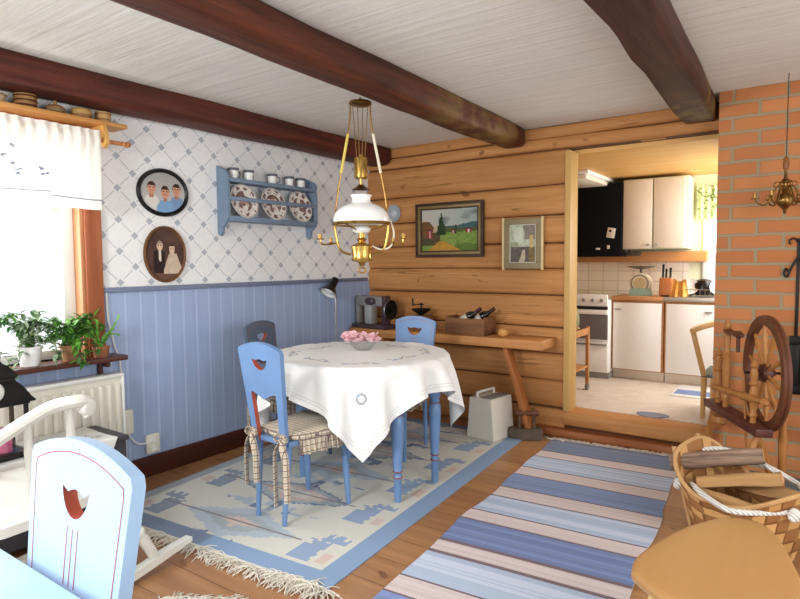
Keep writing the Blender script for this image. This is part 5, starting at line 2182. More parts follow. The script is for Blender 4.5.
# white tapered case on the floor
wc = thing('appliance_case', 'white tapered case with a bar handle on the floor under the bench', 'case', (-1.965, 3.965, 0.0075), math.radians(-8))
b = MB()
prof = [(-0.118, 0), (0.118, 0), (0.092, 0.298), (-0.092, 0.298)]
b.prism(prof, 0.27, T(0, 0.135, 0.002) @ RX(PI / 2))
b.out('body', CREAMWHITE, wc, smooth=20)
b = MB()
b.b2((-0.01, -0.115, 0.3005), (0.082, 0.125, 0.3045), 0.001)
b.out('top_plate', paint('grey_plastic', (142, 140, 138), 0.5), wc)
b = MB()
b.tube(smooth_path([(-0.045, -0.105, 0.30), (-0.045, -0.105, 0.326), (-0.045, -0.09, 0.333), (-0.045, 0.09, 0.333), (-0.045, 0.105, 0.326), (-0.045, 0.105, 0.30)], 5), 0.010, 8)
b.out('handle', WHITE, wc)

# old flat iron
fi = thing('flat_iron', 'old dark flat iron with a wooden grip beside the white case', 'iron', (-1.715, 4.06, 0.002), math.radians(208))
b = MB()
o_ = []
for k in range(25):
    a = -PI / 2 + PI * k / 24
    o_.append((0.13 * math.cos(a) if True else 0, 0.062 * math.sin(a)))
out = [(-0.11, -0.055)] + [(0.02 + 0.12 * math.cos(a), 0.055 * math.sin(a)) for a in [(-PI / 2 + PI * k / 20) for k in range(21)]] + [(-0.11, 0.055)]
b.prism(out, 0.066, T(0, 0, 0.002))
b.prism([(x * 0.94, y * 0.9) for x, y in out], 0.012, T(0, 0, 0.068))
b.out('body', paint('rusty_iron', (112, 98, 86), 0.6, 0.4, var=0.2), fi)
RPOST = paint('rusty_iron_post', (112, 90, 74), 0.6, 0.3, var=0.2)
for x in (-0.05, 0.055):
    b = MB()
    b.cyl((x, 0, 0.079), (x, 0, 0.175), 0.011, prof=[(0, .016), (.2, .010), (.5, .014), (.8, .010), (1, .013)])
    b.out('post', RPOST, fi)
b = MB()
b.cyl((-0.085, 0, 0.187), (0.085, 0, 0.187), 0.02, prof=[(0, .016), (.1, .022), (.5, .018), (.9, .022), (1, .016)])
b.out('grip', wood('iron_grip_wood', (120, 80, 56), (86, 56, 40), 'X', 0.5), fi)
b = MB()
b.tube(smooth_path([(-1.62, 4.16, 0.006), (-1.56, 4.12, 0.007), (-1.50, 4.15, 0.006), (-1.46, 4.10, 0.012)], 5), 0.006, 6)
tag(b.out('loose_cord', CREAMWHITE), 'short pale cord lying on the floor beside the flat iron', 'cord')

# ================================================================== KITCHEN
KZ = SILL - 0.004
KWH = paint('kitchen_white', (240, 238, 234), 0.35, var=0.01)
KCREAM = paint('kitchen_cream_door', (226, 214, 196), 0.4, var=0.02)
EDGE = wood('oak_edge', (204, 150, 100), (180, 124, 78), 'X', 0.45)
KNOB = paint('grey_knob', (160, 156, 150), 0.4)
# stove
st = thing('kitchen_stove', 'white electric stove with dark oven window in the kitchen', 'stove', (-1.835, 5.93, KZ))
b = MB()
b.b2((-0.30, -0.27, 0.06), (0.246, 0.25, 0.72), 0.006)
b.b2((-0.30, -0.28, 0.72), (0.246, 0.25, 0.75), 0.006)
b.out('body', KWH, st)
b = MB()
b.b2((-0.29, -0.29, 0.375), (0.243, -0.272, 0.612), 0.006)
b.out('oven_glass', paint('oven_glass', (108, 104, 108), 0.1, var=0.05, spec=0.6), st)
b = MB()
b.b2((-0.29, -0.30, 0.612), (0.243, -0.272, 0.655), 0.008)
b.out('oven_handle', KWH, st)
b = MB()
b.b2((-0.29, -0.285, 0.12), (0.243, -0.272, 0.345), 0.006)
b.b2((-0.28, -0.305, 0.318), (0.24, -0.285, 0.335), 0.004, m=1)
b.out('drawer', [KWH, STEEL], st)
b = MB()
b.b2((-0.29, -0.29, 0.69), (0.243, -0.268, 0.80), 0.01)
b.out('control_panel', KWH, st)
b = MB()
b.b2((-0.28, -0.292, 0.66), (0.24, -0.27, 0.685), 0.002)
b.out('vent_slot', BLACK, st)
for k in range(6):
    b = MB()
    b.cyl((-0.235 + k * 0.085, -0.29, 0.745), (-0.235 + k * 0.085, -0.312, 0.745), 0.019, 0.016)
    b.out('knob', KNOB, st)
b = MB()
b.b2((-0.28, -0.25, 0), (0.25, 0.2, 0.06))
b.out('plinth', paint('plinth_grey', (150, 148, 146), 0.5), st)
# base cabinets
GAPX = [(-1.585, -1.128), (-1.120, -0.700), (-0.692, -0.2)]
clab = ['white kitchen base cupboard next to the stove', 'white kitchen base cupboard under the dish rack', 'white kitchen base cupboard mostly hidden behind the bricks']
for k, (x0, x1) in enumerate(GAPX):
    c_ = thing('base_cabinet', clab[k], 'cabinet', ((x0 + x1) / 2, 5.96, KZ), group='kitchen base cupboards')
    w = (x1 - x0) / 2
    b = MB()
    b.b2((-w, -0.19, 0.09), (w, 0.235, 0.745), 0.002)
    b.out('carcass', EDGE, c_)
    b = MB()
    b.b2((-w + 0.016, -0.212, 0.10), (w - 0.016, -0.192, 0.725), 0.003)
    d_ = b.out('door', KWH, c_)
    b = MB()
    hx = (-w + 0.06) if k == 0 else (w - 0.06)
    b.b2((hx - 0.03, -0.224, 0.655), (hx + 0.03, -0.212, 0.67), 0.004)
    b.out('handle', KNOB, d_)
    b = MB()
    b.b2((-w, -0.14, 0.0), (w, 0.2, 0.09))
    b.out('plinth', KCREAM, c_)
b = MB()
b.b2((-1.585, 5.745, KZ + 0.747), (-1.13, 6.198, KZ + 0.785), 0.004)
b.b2((-1.13, 5.745, KZ + 0.747), (-0.2, 6.198, KZ + 0.785), 0.004, m=1)
tag(b.out('worktop', [EDGE, paint('steel_worktop', (186, 180, 170), 0.35, 0.3)]), 'kitchen worktop with wooden edge over the white cupboards', 'worktop')
WTZ = KZ + 0.786
# upper cabinets
ulab = ['cream upper kitchen cupboard next to the black panel', 'cream upper kitchen cupboard at the right end']
for k, (x0, x1) in enumerate(((-1.53, -1.262), (-1.258, -0.985))):
    c_ = thing('upper_cabinet', ulab[k], 'cabinet', ((x0 + x1) / 2, 6.03, 1.41), group='kitchen upper cupboards')
    w = (x1 - x0) / 2
    b = MB()
    b.b2((-w, -0.13, 0.0), (w + (0.02 if k else 0), 0.168, 0.655), 0.002)
    b.out('carcass', KGREEN, c_)
    b = MB()
    b.b2((-w + 0.004, -0.152, 0.008), (w - 0.004, -0.132, 0.64), 0.003)
    d_ = b.out('door', KCREAM, c_)
    b = MB()
    hx = w - 0.035 if k == 0 else -w + 0.035
    b.cyl((hx, -0.152, 0.04), (hx, -0.168, 0.04), 0.013, 0.011)
    b.out('knob', KNOB, d_)
bc = thing('black_cabinet', 'black cooker-hood cabinet with small notes above the stove', 'cabinet', (-1.80, 6.0, 1.345))
b = MB()
b.b2((-0.30, -0.15, 0.0), (0.265, 0.19, 0.70), 0.003)
b.out('body', paint('matt_black', (6, 6, 8), 0.7, var=0.05, spec=0.15), bc)
PAPERN = paint('note_paper', (226, 220, 206), 0.8)
b = MB()
b.box((0.172, -0.153, 0.225), (0.075, 0.004, 0.095), RY(0.18), 0.001)
b.box((0.165, -0.156, 0.245), (0.025, 0.003, 0.02), RY(0.18), 0, m=1)
b.out('note', [PAPERN, BLACK], bc)
for mx_, mz_, mw_, mh_ in ((0.05, 0.075, 0.04, 0.018), (0.148, 0.09, 0.025, 0.035)):
    b = MB()
    b.box((mx_, -0.153, mz_), (mw_, 0.004, mh_), None, 0.001)
    b.out('magnet', PAPERN, bc)
b = MB()
b.box((-0.265, -0.17, 0.50), (0.09, 0.004, 0.16), RY(-0.25) @ RZ(0.5), 0.001)
b.out('paper', PAPERN, bc)
b = MB()
b.b2((-2.1, 6.06, 1.29), (-0.83, 6.199, 1.388), 0.004)
sr = tag(b.out('shelf_rail', wood('shelf_rail_wood', (206, 148, 92), (184, 124, 72), 'X', 0.45)), 'light wooden shelf board below the upper cupboards', 'shelf')
b = MB()
b.b2((-1.56, 6.03, 1.352), (-1.40, 6.058, 1.385), 0.004)
b.ell((-1.55, 6.02, 1.405), (0.045, 0.03, 0.025))
tag(b.out('shelf_lamp', [paint('lamp_housing_grey', (92, 88, 84), 0.4)]), 'small grey under-cabinet lamp on the wooden shelf board', 'lamp')
cl_ = thing('ceiling_light', 'white box light fitting on the pine kitchen ceiling', 'light', (-1.81, 5.62, 2.0945))
b = MB()
b.b2((-0.16, -0.42, -0.03), (0.16, 0.42, 0.0), 0.006)
b.out('body', KWH, cl_)
b = MB()
b.b2((-0.14, -0.40, -0.075), (0.14, 0.40, -0.031), 0.015)
b.out('diffuser', KCREAM, cl_)
# curtain at the kitchen window
bm = bmesh.new()
lay = bm.loops.layers.float_color.new('Col')
nn = 120
VV = [[bm.verts.new((-0.93 + 0.90 * i / nn, 6.13 + 0.012 * math.sin(i * 0.9), 1.985 - 0.30 * j / 40)) for j in range(41)] for i in range(nn + 1)]
for i in range(nn):
    for j in range(40):
        f = bm.faces.new((VV[i][j], VV[i + 1][j], VV[i + 1][j + 1], VV[i][j + 1]))
        c = (226, 234, 190)
        n_ = vnoise(i * 0.42 + 4, j * 0.40)
        if n_ > 0.66:
            c = (140, 160, 104)
        elif n_ < 0.2:
            c = (190, 206, 150)
        c = lin(c)
        for l in f.loops:
            l[lay] = c
me = bpy.data.meshes.new('kitchen_valance')
bm.to_mesh(me)
bm.free()
me.polygons.foreach_set('use_smooth', [True] * len(me.polygons))
me.materials.append(vo.data.materials[0])
o_ = bpy.data.objects.new('kitchen_valance', me)
COL.objects.link(o_)
tag(o_, 'pale green flowered valance at the kitchen window', 'curtain')
# kitchen scale
ks = thing('kitchen_scale', 'old kitchen scale with round dial and tray on the worktop', 'scale', (-1.36, 5.90, WTZ))
b = MB()
b.prism([(-0.10, 0), (0.10, 0), (0.085, 0.07), (-0.085, 0.07)], 0.10, T(0, 0.05, 0) @ RX(PI / 2))
b.out('base', paint('sea_green_enamel', (150, 186, 172), 0.4), ks)
b = MB()
b.cyl((0, -0.04, 0.12), (0, 0.04, 0.12), 0.095, n=36)
b.out('housing', paint('cream_enamel', (226, 214, 186), 0.4), ks)
b = MB()
b.cyl((0, -0.041, 0.12), (0, -0.044, 0.12), 0.05, n=30)
b.tube([(0.075 * math.cos(2 * PI * k / 32), -0.043, 0.12 + 0.075 * math.sin(2 * PI * k / 32)) for k in range(32)], 0.005, 6, closed=True, m=1)
b.out('dial', [paint('dial_beige', (196, 176, 132), 0.5), paint('dial_ring_dark', (120, 108, 96), 0.5)], ks)
b = MB()
b.cyl((0, 0, 0.21), (0, 0, 0.255), 0.012)
b.lathe([(0, 0.25), (0.04, 0.252), (0.12, 0.272), (0.122, 0.278), (0.04, 0.26), (0, 0.258)], n=32)
b.out('tray', paint('dark_steel_tray', (96, 88, 78), 0.35, 0.6), ks)
# knife block
kb = thing('knife_block', 'wooden knife block with dark handles on the worktop', 'knife block', (-1.13, 5.86, WTZ))
b = MB()
b.box((0, 0, 0.085), (0.10, 0.12, 0.16), RX(-0.18), 0.006)
b.out('block', wood('knife_block_wood', (186, 116, 66), (150, 86, 46), 'Z', 0.5), kb)
for k, (dx, h) in enumerate(((-0.032, 0.13), (-0.005, 0.09), (0.03, 0.10))):
    b = MB()
    b.box((dx, 0.025, 0.165 + h / 2), (0.018, 0.025, h), RX(-0.18), 0.004)
    b.out('knife_handle', BLACK, kb)
tw = thing('tea_towel', 'orange-yellow cloth hanging in a heap beside the knife block', 'cloth', (-1.015, 5.815, WTZ))
b = MB()


def towel(u, v):
    x = -0.065 + 0.13 * u
    return Vector((x * (1.15 - 0.35 * v), -0.02 + 0.02 * math.sin(u * 14) * (1 - v) + 0.05 * v * (1 - u), 0.003 + 0.165 * v - 0.03 * v * v * math.sin(u * 3.1)))


b.grid(towel, 24, 12)
b.grid(lambda u, v: towel(u, v) + Vector((0.004, 0.03, -0.002 * v)), 24, 12)
b.out('fabric', paint('orange_cotton', (232, 172, 88), 0.9, var=0.15, scale=30), tw, smooth=60)
# dish rack and dishes
dr = thing('dish_rack', 'wire dish rack on the kitchen worktop', 'dish rack', (-0.80, 5.93, WTZ))
b = MB()
for zz, w_, d_ in ((0.012, 0.17, 0.12), (0.07, 0.18, 0.13)):
    b.tube([(-w_, -d_, zz), (w_, -d_, zz), (w_, d_, zz), (-w_, d_, zz)], 0.004, 6, closed=True)
for k in range(9):
    x = -0.16 + 0.04 * k
    b.tube([(x, -0.13, 0.07), (x, -0.12, 0.012), (x, 0.12, 0.012), (x, 0.13, 0.07)], 0.003, 5)
b.out('wire_frame', STEEL, dr)
pn = thing('cooking_pot', 'black pot upside down in the dish rack', 'pot', (-0.83, 5.93, WTZ + 0.02))
b = MB()
b.lathe([(0.085, 0), (0.088, 0.006), (0.085, 0.10), (0.07, 0.125), (0.03, 0.14), (0, 0.142)], n=32)
b.out('body', BLACK, pn)
b = MB()
b.tube(smooth_path([(0.085, 0, 0.02), (0.15, -0.03, 0.03), (0.20, -0.06, 0.02)], 4), 0.009, 8)
b.out('handle', STEEL, pn)
for k, (x, y, zr, lab) in enumerate(((-0.93, 5.88, 0.05, 'white dish leaning at the left end of the dish rack'), (-0.70, 5.87, 0.06, 'white dish leaning at the right end of the dish rack'))):
    d_ = thing('dish', lab, 'dish', (x, y, WTZ + 0.018), group='dishes in the rack')
    b = MB()
    b.lathe([(0, 0), (0.035, 0), (0.07, 0.022), (0.072, 0.025), (0.035, 0.006), (0, 0.006)], (0, 0, 0.072), RX(PI / 2 - 0.25) @ RZ(0.4 * k), 32)
    b.out('body', CERAMIC, d_)
for k, (x, y, c_, lab) in enumerate(((-0.965, 5.96, BLACK, 'dark mug beside the dish rack'), (-0.665, 5.95, paint('pink_mug', (206, 150, 150), 0.4), 'pink mug at the right end of the dish rack'))):
    m_ = thing('mug', lab, 'mug', (x, y, WTZ), group='mugs by the dish rack')
    b = MB()
    b.lathe([(0, 0), (0.036, 0), (0.038, 0.09), (0.034, 0.09), (0.032, 0.008), (0, 0.008)], n=24)
    b.out('body', c_, m_)
    b = MB()
    b.tube(smooth_path([(0.037, 0, 0.075), (0.06, 0, 0.07), (0.06, 0, 0.03), (0.036, 0, 0.02)], 4), 0.005, 6)
    b.out('handle', c_, m_)
# things on the stove
b = MB()
b.box((-2.02, 5.78, KZ + 0.772), (0.17, 0.2, 0.04), None, 0.012)
tag(b.out('cutting_board', wood('board_wood', (176, 140, 88), (142, 108, 64), 'X', 0.5)), 'thick wooden board lying on the stove', 'board')
vs_ = thing('green_vase', 'tall greenish ceramic vase half hidden by the doorpost', 'vase', (-1.70, 4.95, 0.69))
b = MB()
b.lathe([(0, 0.02), (0.045, 0.02), (0.07, 0.08), (0.066, 0.16), (0.04, 0.24), (0.045, 0.30), (0.04, 0.30), (0.034, 0.24), (0, 0.22)], n=28)
b.out('body', paint('green_glaze', (142, 140, 92), 0.3, var=0.2), vs_)
# tea trolley
tt_ = thing('tea_trolley', 'wooden tea trolley on small wheels half hidden by the doorpost', 'trolley', (-1.80, 4.90, KZ))
TROL = wood('trolley_wood', (196, 140, 86), (164, 108, 60), 'X', 0.45)
b = MB()
b.b2((-0.22, -0.16, 0.485), (0.20, 0.22, 0.505), 0.004)
for (a_, c__) in (((-0.22, -0.17, 0.505), (0.20, -0.15, 0.54)), ((0.18, -0.15, 0.505), (0.20, 0.22, 0.54))):
    b.b2(a_, c__, 0.003)
b.out('tray', TROL, tt_)
b = MB()
b.b2((-0.22, -0.16, 0.20), (0.20, 0.22, 0.215), 0.004)
b.out('shelf', TROL, tt_)
for sx, sy in ((0.19, -0.155), (0.19, 0.215), (-0.21, -0.155), (-0.21, 0.215)):
    b = MB()
    b.b2((sx - 0.014, sy - 0.014, 0.055), (sx + 0.014, sy + 0.014, 0.55), 0.003)
    l_ = b.out('leg', TROL, tt_)
    b = MB()
    b.cyl((sx - 0.012, sy, 0.029), (sx + 0.012, sy, 0.029), 0.028, n=20)
    b.out('wheel', paint('grey_rubber', (120, 112, 104), 0.6), l_)
b = MB()
b.b2((-0.21, -0.172, 0.36), (0.19, -0.158, 0.395), 0.003)
b.out('side_rail', paint('pale_green_rail', (206, 204, 170), 0.5), tt_)
b = MB()
b.tube(smooth_path([(0.04, -0.10, 0.545), (0.13, -0.13, 0.56), (0.235, -0.15, 0.575)], 4), [0.02, 0.021, 0.021, 0.021, 0.02, 0.02, 0.018, 0.014, 0.008], 8)
ro = b.out('rolling_pin', wood('rolling_pin_wood', (226, 196, 146), (206, 170, 114), 'X', 0.5))
ro.location = (-1.80, 4.90, KZ)
tag(ro, 'pale wooden rolling pin lying on the tea trolley', 'rolling pin')
# curved wooden armchair seen at the right of the doorway
ac = thing('kitchen_armchair', 'pale bentwood armchair at the right side of the kitchen doorway', 'chair', (-0.455, 4.86, KZ), math.radians(0))
BENT = wood('bentwood_pale', (206, 166, 106), (184, 140, 82), 'Z', 0.45)
b = MB()
b.tube(smooth_path([(-0.255, -0.27, 0.615), (-0.215, -0.17, 0.64), (-0.12, 0.10, 0.655), (0, 0.2, 0.66), (0.15, 0.15, 0.655), (0.24, -0.05, 0.64), (0.25, -0.2, 0.62)], 6), 0.016, 8, flat=1.6)
b.out('back_rail', BENT, ac)
for (p, q) in (((-0.25, -0.25, 0.61), (-0.18, -0.22, 0.30)), ((0.24, -0.18, 0.61), (0.19, -0.2, 0.30)), ((0, 0.2, 0.645), (0, 0.19, 0.30))):
    b = MB()
    b.bar(p, q, 0.035, 0.022, 0.004, up=(0, 1, 0))
    b.out('arm_support', BENT, ac)
b = MB()
b.b2((-0.20, -0.22, 0.285), (0.20, 0.20, 0.31), 0.008)
b.out('seat', paint('grey_green_seat', (96, 102, 92), 0.7), ac)
for sx, sy in ((-0.18, -0.21), (0.18, -0.21), (-0.17, 0.18), (0.17, 0.18)):
    b = MB()
    b.cyl((sx * 1.02, sy * 1.02, 0.001), (sx, sy, 0.29), 0.016, 0.02)
    b.out('leg', BENT, ac)
b = MB()
b.b2((-0.97, 5.25, KZ + 0.001), (-0.55, 5.75, KZ + 0.008), 0.002)
b.b2((-0.955, 5.32, KZ + 0.008), (-0.56, 5.52, KZ + 0.0085), 0, m=1)
tag(b.out('small_rug', [paint('rug_white', (226, 224, 222), 0.9), paint('rug_blue', (120, 140, 184), 0.9, var=0.1)]), 'small white and blue rag rug on the kitchen floor', 'rug')
b = MB()
b.prism([(0.075 * math.cos(a) * (1.4 + 0.2 * math.sin(3 * a)), 0.075 * math.sin(a)) for a in [2 * PI * k / 24 for k in range(24)]], 0.006, T(-0.945, 4.50, KZ + 0.001))
tag(b.out('floor_mat', paint('slate_mat', (138, 140, 158), 0.9)), 'small slate-blue mat just inside the kitchen doorway', 'mat')

# ================================================================== BRICK CORNER
# spinning wheel
sw = thing('spinning_wheel', 'old turned-wood spinning wheel in front of the brick chimney', 'spinning wheel', (-0.205, 3.60, 0))
D3 = Vector((-0.50, 0.866, 0)).normalized()
N3 = Vector((-0.866, -0.50, 0)).normalized()
UP = Vector((0, 0, 1))
WHEELW = wood('spinning_wheel_rim', (112, 66, 44), (74, 42, 30), 'Z', 0.35)
TURN = wood('spinning_wheel_turned', (190, 132, 72), (146, 92, 48), 'Z', 0.35, scale=1.3)
BEDW = wood('spinning_wheel_bed', (98, 52, 42), (66, 36, 30), 'X', 0.4)
zc = 0.712
DW = Vector((-0.37, 0.929, 0)).normalized()
NW = Vector((-0.929, -0.37, 0)).normalized()
Mw = Matrix((DW, UP, NW)).transposed().to_4x4()
Mw = T(0, 0, zc) @ Mw
b = MB()
b.lathe([(0.250, -0.016), (0.298, -0.018), (0.302, -0.006), (0.297, 0.0), (0.302, 0.006), (0.298, 0.018), (0.250, 0.016), (0.246, 0.0), (0.250, -0.016)], M=Mw, n=64)
b.out('wheel_rim', WHEELW, sw, smooth=30)
for k in range(10):
    a = 2 * PI * k / 10 + 0.2
    d_ = DW * math.cos(a) + UP * math.sin(a)
    b = MB()
    b.cyl(d_ * 0.035 + UP * zc, d_ * 0.252 + UP * zc, 0.008, prof=[(0, .008), (.2, .007), (.35, .013), (.5, .009), (.65, .015), (.85, .008), (1, .009)], n=12)
    b.out('spoke', TURN, sw)
b = MB()
b.lathe([(0, -0.045), (0.014, -0.045), (0.02, -0.03), (0.045, -0.022), (0.048, 0), (0.045, 0.022), (0.02, 0.03), (0.014, 0.045), (0, 0.045)], M=Mw, n=24)
b.cyl(NW * -0.1 + UP * zc, NW * 0.1 + UP * zc, 0.007, m=1)
b.out('hub', [BEDW, IRON], sw)
OFF = N3 * 0.075


def sp_pt(s, z_, off=OFF):
    v_ = D3 * s + off
    return Vector((v_.x, v_.y, z_))


b = MB()
b.bar(sp_pt(-0.16, 0.435), sp_pt(0.47, 0.45), 0.085, 0.045, 0.008, up=UP)
b.out('bed', BEDW, sw)
postp = [(0, .016), (.08, .014), (.12, .021), (.16, .014), (.3, .019), (.45, .022), (.58, .015), (.62, .023), (.66, .015), (.78, .02), (.86, .013), (.9, .021), (.95, .014), (1, .006)]
for s_, z0_, z1_, off in ((-0.04, 0.458, 0.79, OFF), (-0.04, 0.003, 0.79, -OFF), (0.27, 0.46, 0.98, OFF), (0.37, 0.46, 0.79, OFF)):
    b = MB()
    b.cyl(sp_pt(s_, z0_, off), sp_pt(s_, z1_, off), 0.02, prof=postp, n=16)
    b.out('post', TURN, sw)
b = MB()
b.cyl(sp_pt(-0.20, 0.60, OFF * 1.2), sp_pt(0.42, 0.555, OFF * 1.2), 0.02, prof=[(0, .012), (.03, .022), (.06, .014), (.2, .019), (.4, .022), (.5, .017), (.7, .021), (.9, .015), (.95, .02), (1, .012)])
b.out('tension_bar', TURN, sw)
b = MB()
b.cyl(sp_pt(0.30, 0.90), sp_pt(0.10, 0.895), 0.014, prof=[(0, .012), (.3, .02), (.5, .013), (.8, .022), (1, .012)])
b.cyl(sp_pt(0.14, 0.895), sp_pt(0.14, 0.80), 0.01)
b.out('flyer', WHEELW, sw)
b = MB()
b.lathe([(0.012, -0.04), (0.03, -0.04), (0.03, -0.034), (0.014, -0.03), (0.016, 0.03), (0.034, 0.034), (0.034, 0.04), (0.012, 0.04)], sp_pt(0.37, 0.69), Matrix.Identity(4), 18)
b.out('bobbin', TURN, sw)
for (s0, s1, o1, nm) in ((-0.10, -0.17, 0.20, 'leg'), (-0.06, -0.02, -0.18, 'leg'), (0.42, 0.50, 0.04, 'leg')):
    b = MB()
    p_ = sp_pt(s0, 0.42)
    q_ = sp_pt(s1, 0.003) + N3 * o1
    if q_.y + 3.6 > 4.0:
        q_.y = 0.38
    b.cyl(q_, p_, 0.016, prof=[(0, .014), (.3, .019), (.5, .022), (.55, .014), (.6, .021), (1, .015)])
    b.out(nm, TURN, sw)
b = MB()
b.bar(sp_pt(-0.10, 0.10), sp_pt(0.20, 0.12), 0.10, 0.014, 0.004, up=UP)
b.cyl(sp_pt(-0.11, 0.10) - N3 * 0.12, sp_pt(-0.11, 0.10) + N3 * 0.14, 0.012)
b.cyl(sp_pt(0.0, 0.115), Vector((0, 0, zc)) + N3 * 0.085 + D3 * 0.05, 0.006)
b.out('treadle', TURN, sw)
b = MB()
b.lathe([(0, -0.03), (0.03, -0.03), (0.045, -0.01), (0.04, 0.02), (0.02, 0.03), (0, 0.03)], sp_pt(0.34, 0.375), Matrix.Identity(4), 18)
b.out('wool_cup', TURN, sw)

# basket of firewood
BC = Vector((-0.245, 3.02, 0))
AX = Vector((0.86, -0.51, 0)).normalized()
BX3 = Vector((0.51, 0.86, 0)).normalized()
bk_ = thing('firewood_basket', 'woven wood-strip basket with rope handles full of firewood', 'basket', tuple(BC))
g = NT('woven_chip')
WOVE = vcol('woven_wood_strips', 0.6, 0.0)


def bask(u, v, inset=0.0):
    a = u * 2 * PI
    e = 3.0
    ca, sa = math.cos(a), math.sin(a)
    cx = (abs(ca) ** (2 / e)) * math.copysign(1, ca)
    sy = (abs(sa) ** (2 / e)) * math.copysign(1, sa)
    hl = 0.20 + 0.09 * v - inset
    hw = 0.135 + 0.055 * v - inset
    hgt = 0.245 + 0.15 * max(0, abs(cx) - 0.15) ** 1.6
    if cx < 0:
        hgt += 0.05 * cx * cx + 0.05 * sy * abs(cx)
    return AX * (cx * hl) + BX3 * (sy * hw) + UP * (0.012 + (hgt - 0.012) * v)


bm = bmesh.new()
lay = bm.loops.layers.float_color.new('Col')
NU, NVV = 132, 30
for ins in (0.0, 0.008):
    VV = [[bm.verts.new(bask(i / NU, j / NVV, ins) + (bask(i / NU, j / NVV, ins) * Vector((1, 1, 0)).length).normalized() * 0 + Vector((0, 0, 0))) for j in range(NVV + 1)] for i in range(NU)]
    for i in range(NU):
        for j in range(NVV):
            f = bm.faces.new((VV[i][j], VV[(i + 1) % NU][j], VV[(i + 1) % NU][j + 1], VV[i][j + 1]))
            ci, cj = i // 6, j // 5
            light = (ci + cj) % 2 == 0
            c = mixc((212, 166, 108), (194, 146, 92), hsh(ci, cj)) if light else mixc((162, 112, 68), (144, 98, 58), hsh(ci, cj, 4))
            if i % 6 == 0 or j % 5 == 0:
                c = mixc(c, (96, 58, 30), 0.45)
            c = lin(c)
            for l in f.loops:
                l[lay] = c
bv = [bm.verts.new(bask(i / NU, 0.02)) for i in range(NU)]
f = bm.faces.new(bv)
for l in f.loops:
    l[lay] = lin((140, 90, 50))
me = bpy.data.meshes.new('weave')
bm.to_mesh(me)
bm.free()
me.materials.append(WOVE)
o_ = bpy.data.objects.new('weave', me)
COL.objects.link(o_)
o_.parent = bk_
RODW = wood('basket_rod', (206, 164, 112), (176, 132, 86), 'Z', 0.5)
b = MB()
b.tube([bask(i / 64, 1.0) for i in range(64)], 0.010, 8, closed=True)
b.out('rim', RODW, bk_)
b = MB()
for u_ in (0.455, 0.545):
    b.tube(smooth_path([bask(u_, v_) * 1.0 + AX * -0.02 for v_ in (0.0, 0.3, 0.7, 1.03)], 4), 0.011, 8)
b.tube([bask(0.47, 0.35) - AX * 0.02, bask(0.53, 0.35) - AX * 0.02], 0.010, 8)
b.out('end_frame', RODW, bk_)
ROPE = NT('white_rope')
wv = ROPE.n('ShaderNodeTexWave', bands_direction='DIAGONAL')
wv.inputs['Scale'].default_value = 28
ROPE.link(ROPE.coord(), wv.inputs['Vector'])
ROPE.bump(wv.outputs[1], 0.8, 0.006)
ROPE = ROPE.done(ROPE.mix(ROPE.ramp(wv.outputs[1], 0, 0.5), lin((206, 202, 194)), lin((240, 238, 232))), 0.9)
for side in (1, -1):
    pa = bask(0.5 - side * 0.045, 0.86 if side > 0 else 0.55)
    pb = bask(0.0 + side * 0.06, 0.80)
    mid1 = (pa * 0.65 + pb * 0.35) + BX3 * side * 0.10 + UP * 0.02
    mid2 = (pa * 0.30 + pb * 0.70) + BX3 * side * 0.13 - UP * 0.01
    b = MB()
    b.tube(smooth_path([pa, pa + (mid1 - pa) * 0.4 + UP * 0.02, mid1, mid2, pb], 7), 0.0125, 10)
    for kk, p_ in ((1, pa - AX * 0.038), (1, pb + AX * 0.03)):
        for q in range(3):
            b.ell(p_ + Vector((0.006 * math.cos(q * 2), 0.006 * math.sin(q * 2), 0.008 * math.sin(q * 2.5))), (0.022, 0.020, 0.021), u=10, v=8)
    b.out('rope_handle', ROPE, bk_, smooth=60)
# firewood
BARK = wood('firewood_bark', (168, 140, 120), (84, 64, 54), 'X', 0.9, scale=2.2, contrast=1.6)
SPLIT = wood('firewood_split', (196, 158, 108), (158, 116, 72), 'X', 0.8)
ENDW = wood('firewood_end', (226, 180, 124), (196, 146, 92), 'Z', 0.8)


def firewood(label, p0, p1, r, half, seedv):
    rnd = random.Random(seedv)
    p0, p1 = Vector(p0), Vector(p1)
    L_ = (p1 - p0).length
    t = thing('firewood_log', label, 'firewood', tuple(p0), group='firewood in the basket', rot=(p1 - p0).to_track_quat('X', 'Z').to_euler())
    b = MB()
    n = 16
    rings = []
    for k in range(9):
        x = L_ * k / 8
        ring = []
        for i in range(n):
            a = 2 * PI * i / n
            rr = r * (1 + 0.18 * (vnoise(k * 0.7 + seedv, i * 0.9) - 0.5) * 2)
            y_, z__ = rr * math.cos(a), rr * math.sin(a)
            if half and z__ < -0.2 * r:
                z__ = -0.2 * r + 0.1 * (z__ + 0.2 * r)
            ring.append(b.bm.verts.new((x, y_, z__)))
        rings.append(ring)
    for A, B_ in zip(rings[:-1], rings[1:]):
        for i in range(n):
            b.bm.faces.new((A[i], A[(i + 1) % n], B_[(i + 1) % n], B_[i]))
    body = b.out('bark' if not half else 'split_wood', BARK if not half else SPLIT, t, smooth=60)
    for x, fl_ in ((-0.001, 1), (L_ + 0.001, 0)):
        b = MB()
        vs = []
        src = rings = None
        for i in range(n):
            a = 2 * PI * i / n
            y_, z__ = r * 1.0 * math.cos(a), r * 1.0 * math.sin(a)
            if half and z__ < -0.2 * r:
                z__ = -0.2 * r
            vs.append(b.bm.verts.new((x, y_, z__)))
        b.bm.faces.new(vs)
        b.out('sawn_end', ENDW, t)
    return t


def bp(a, c_, z_):
    return BC + AX * a + BX3 * c_ + UP * z_


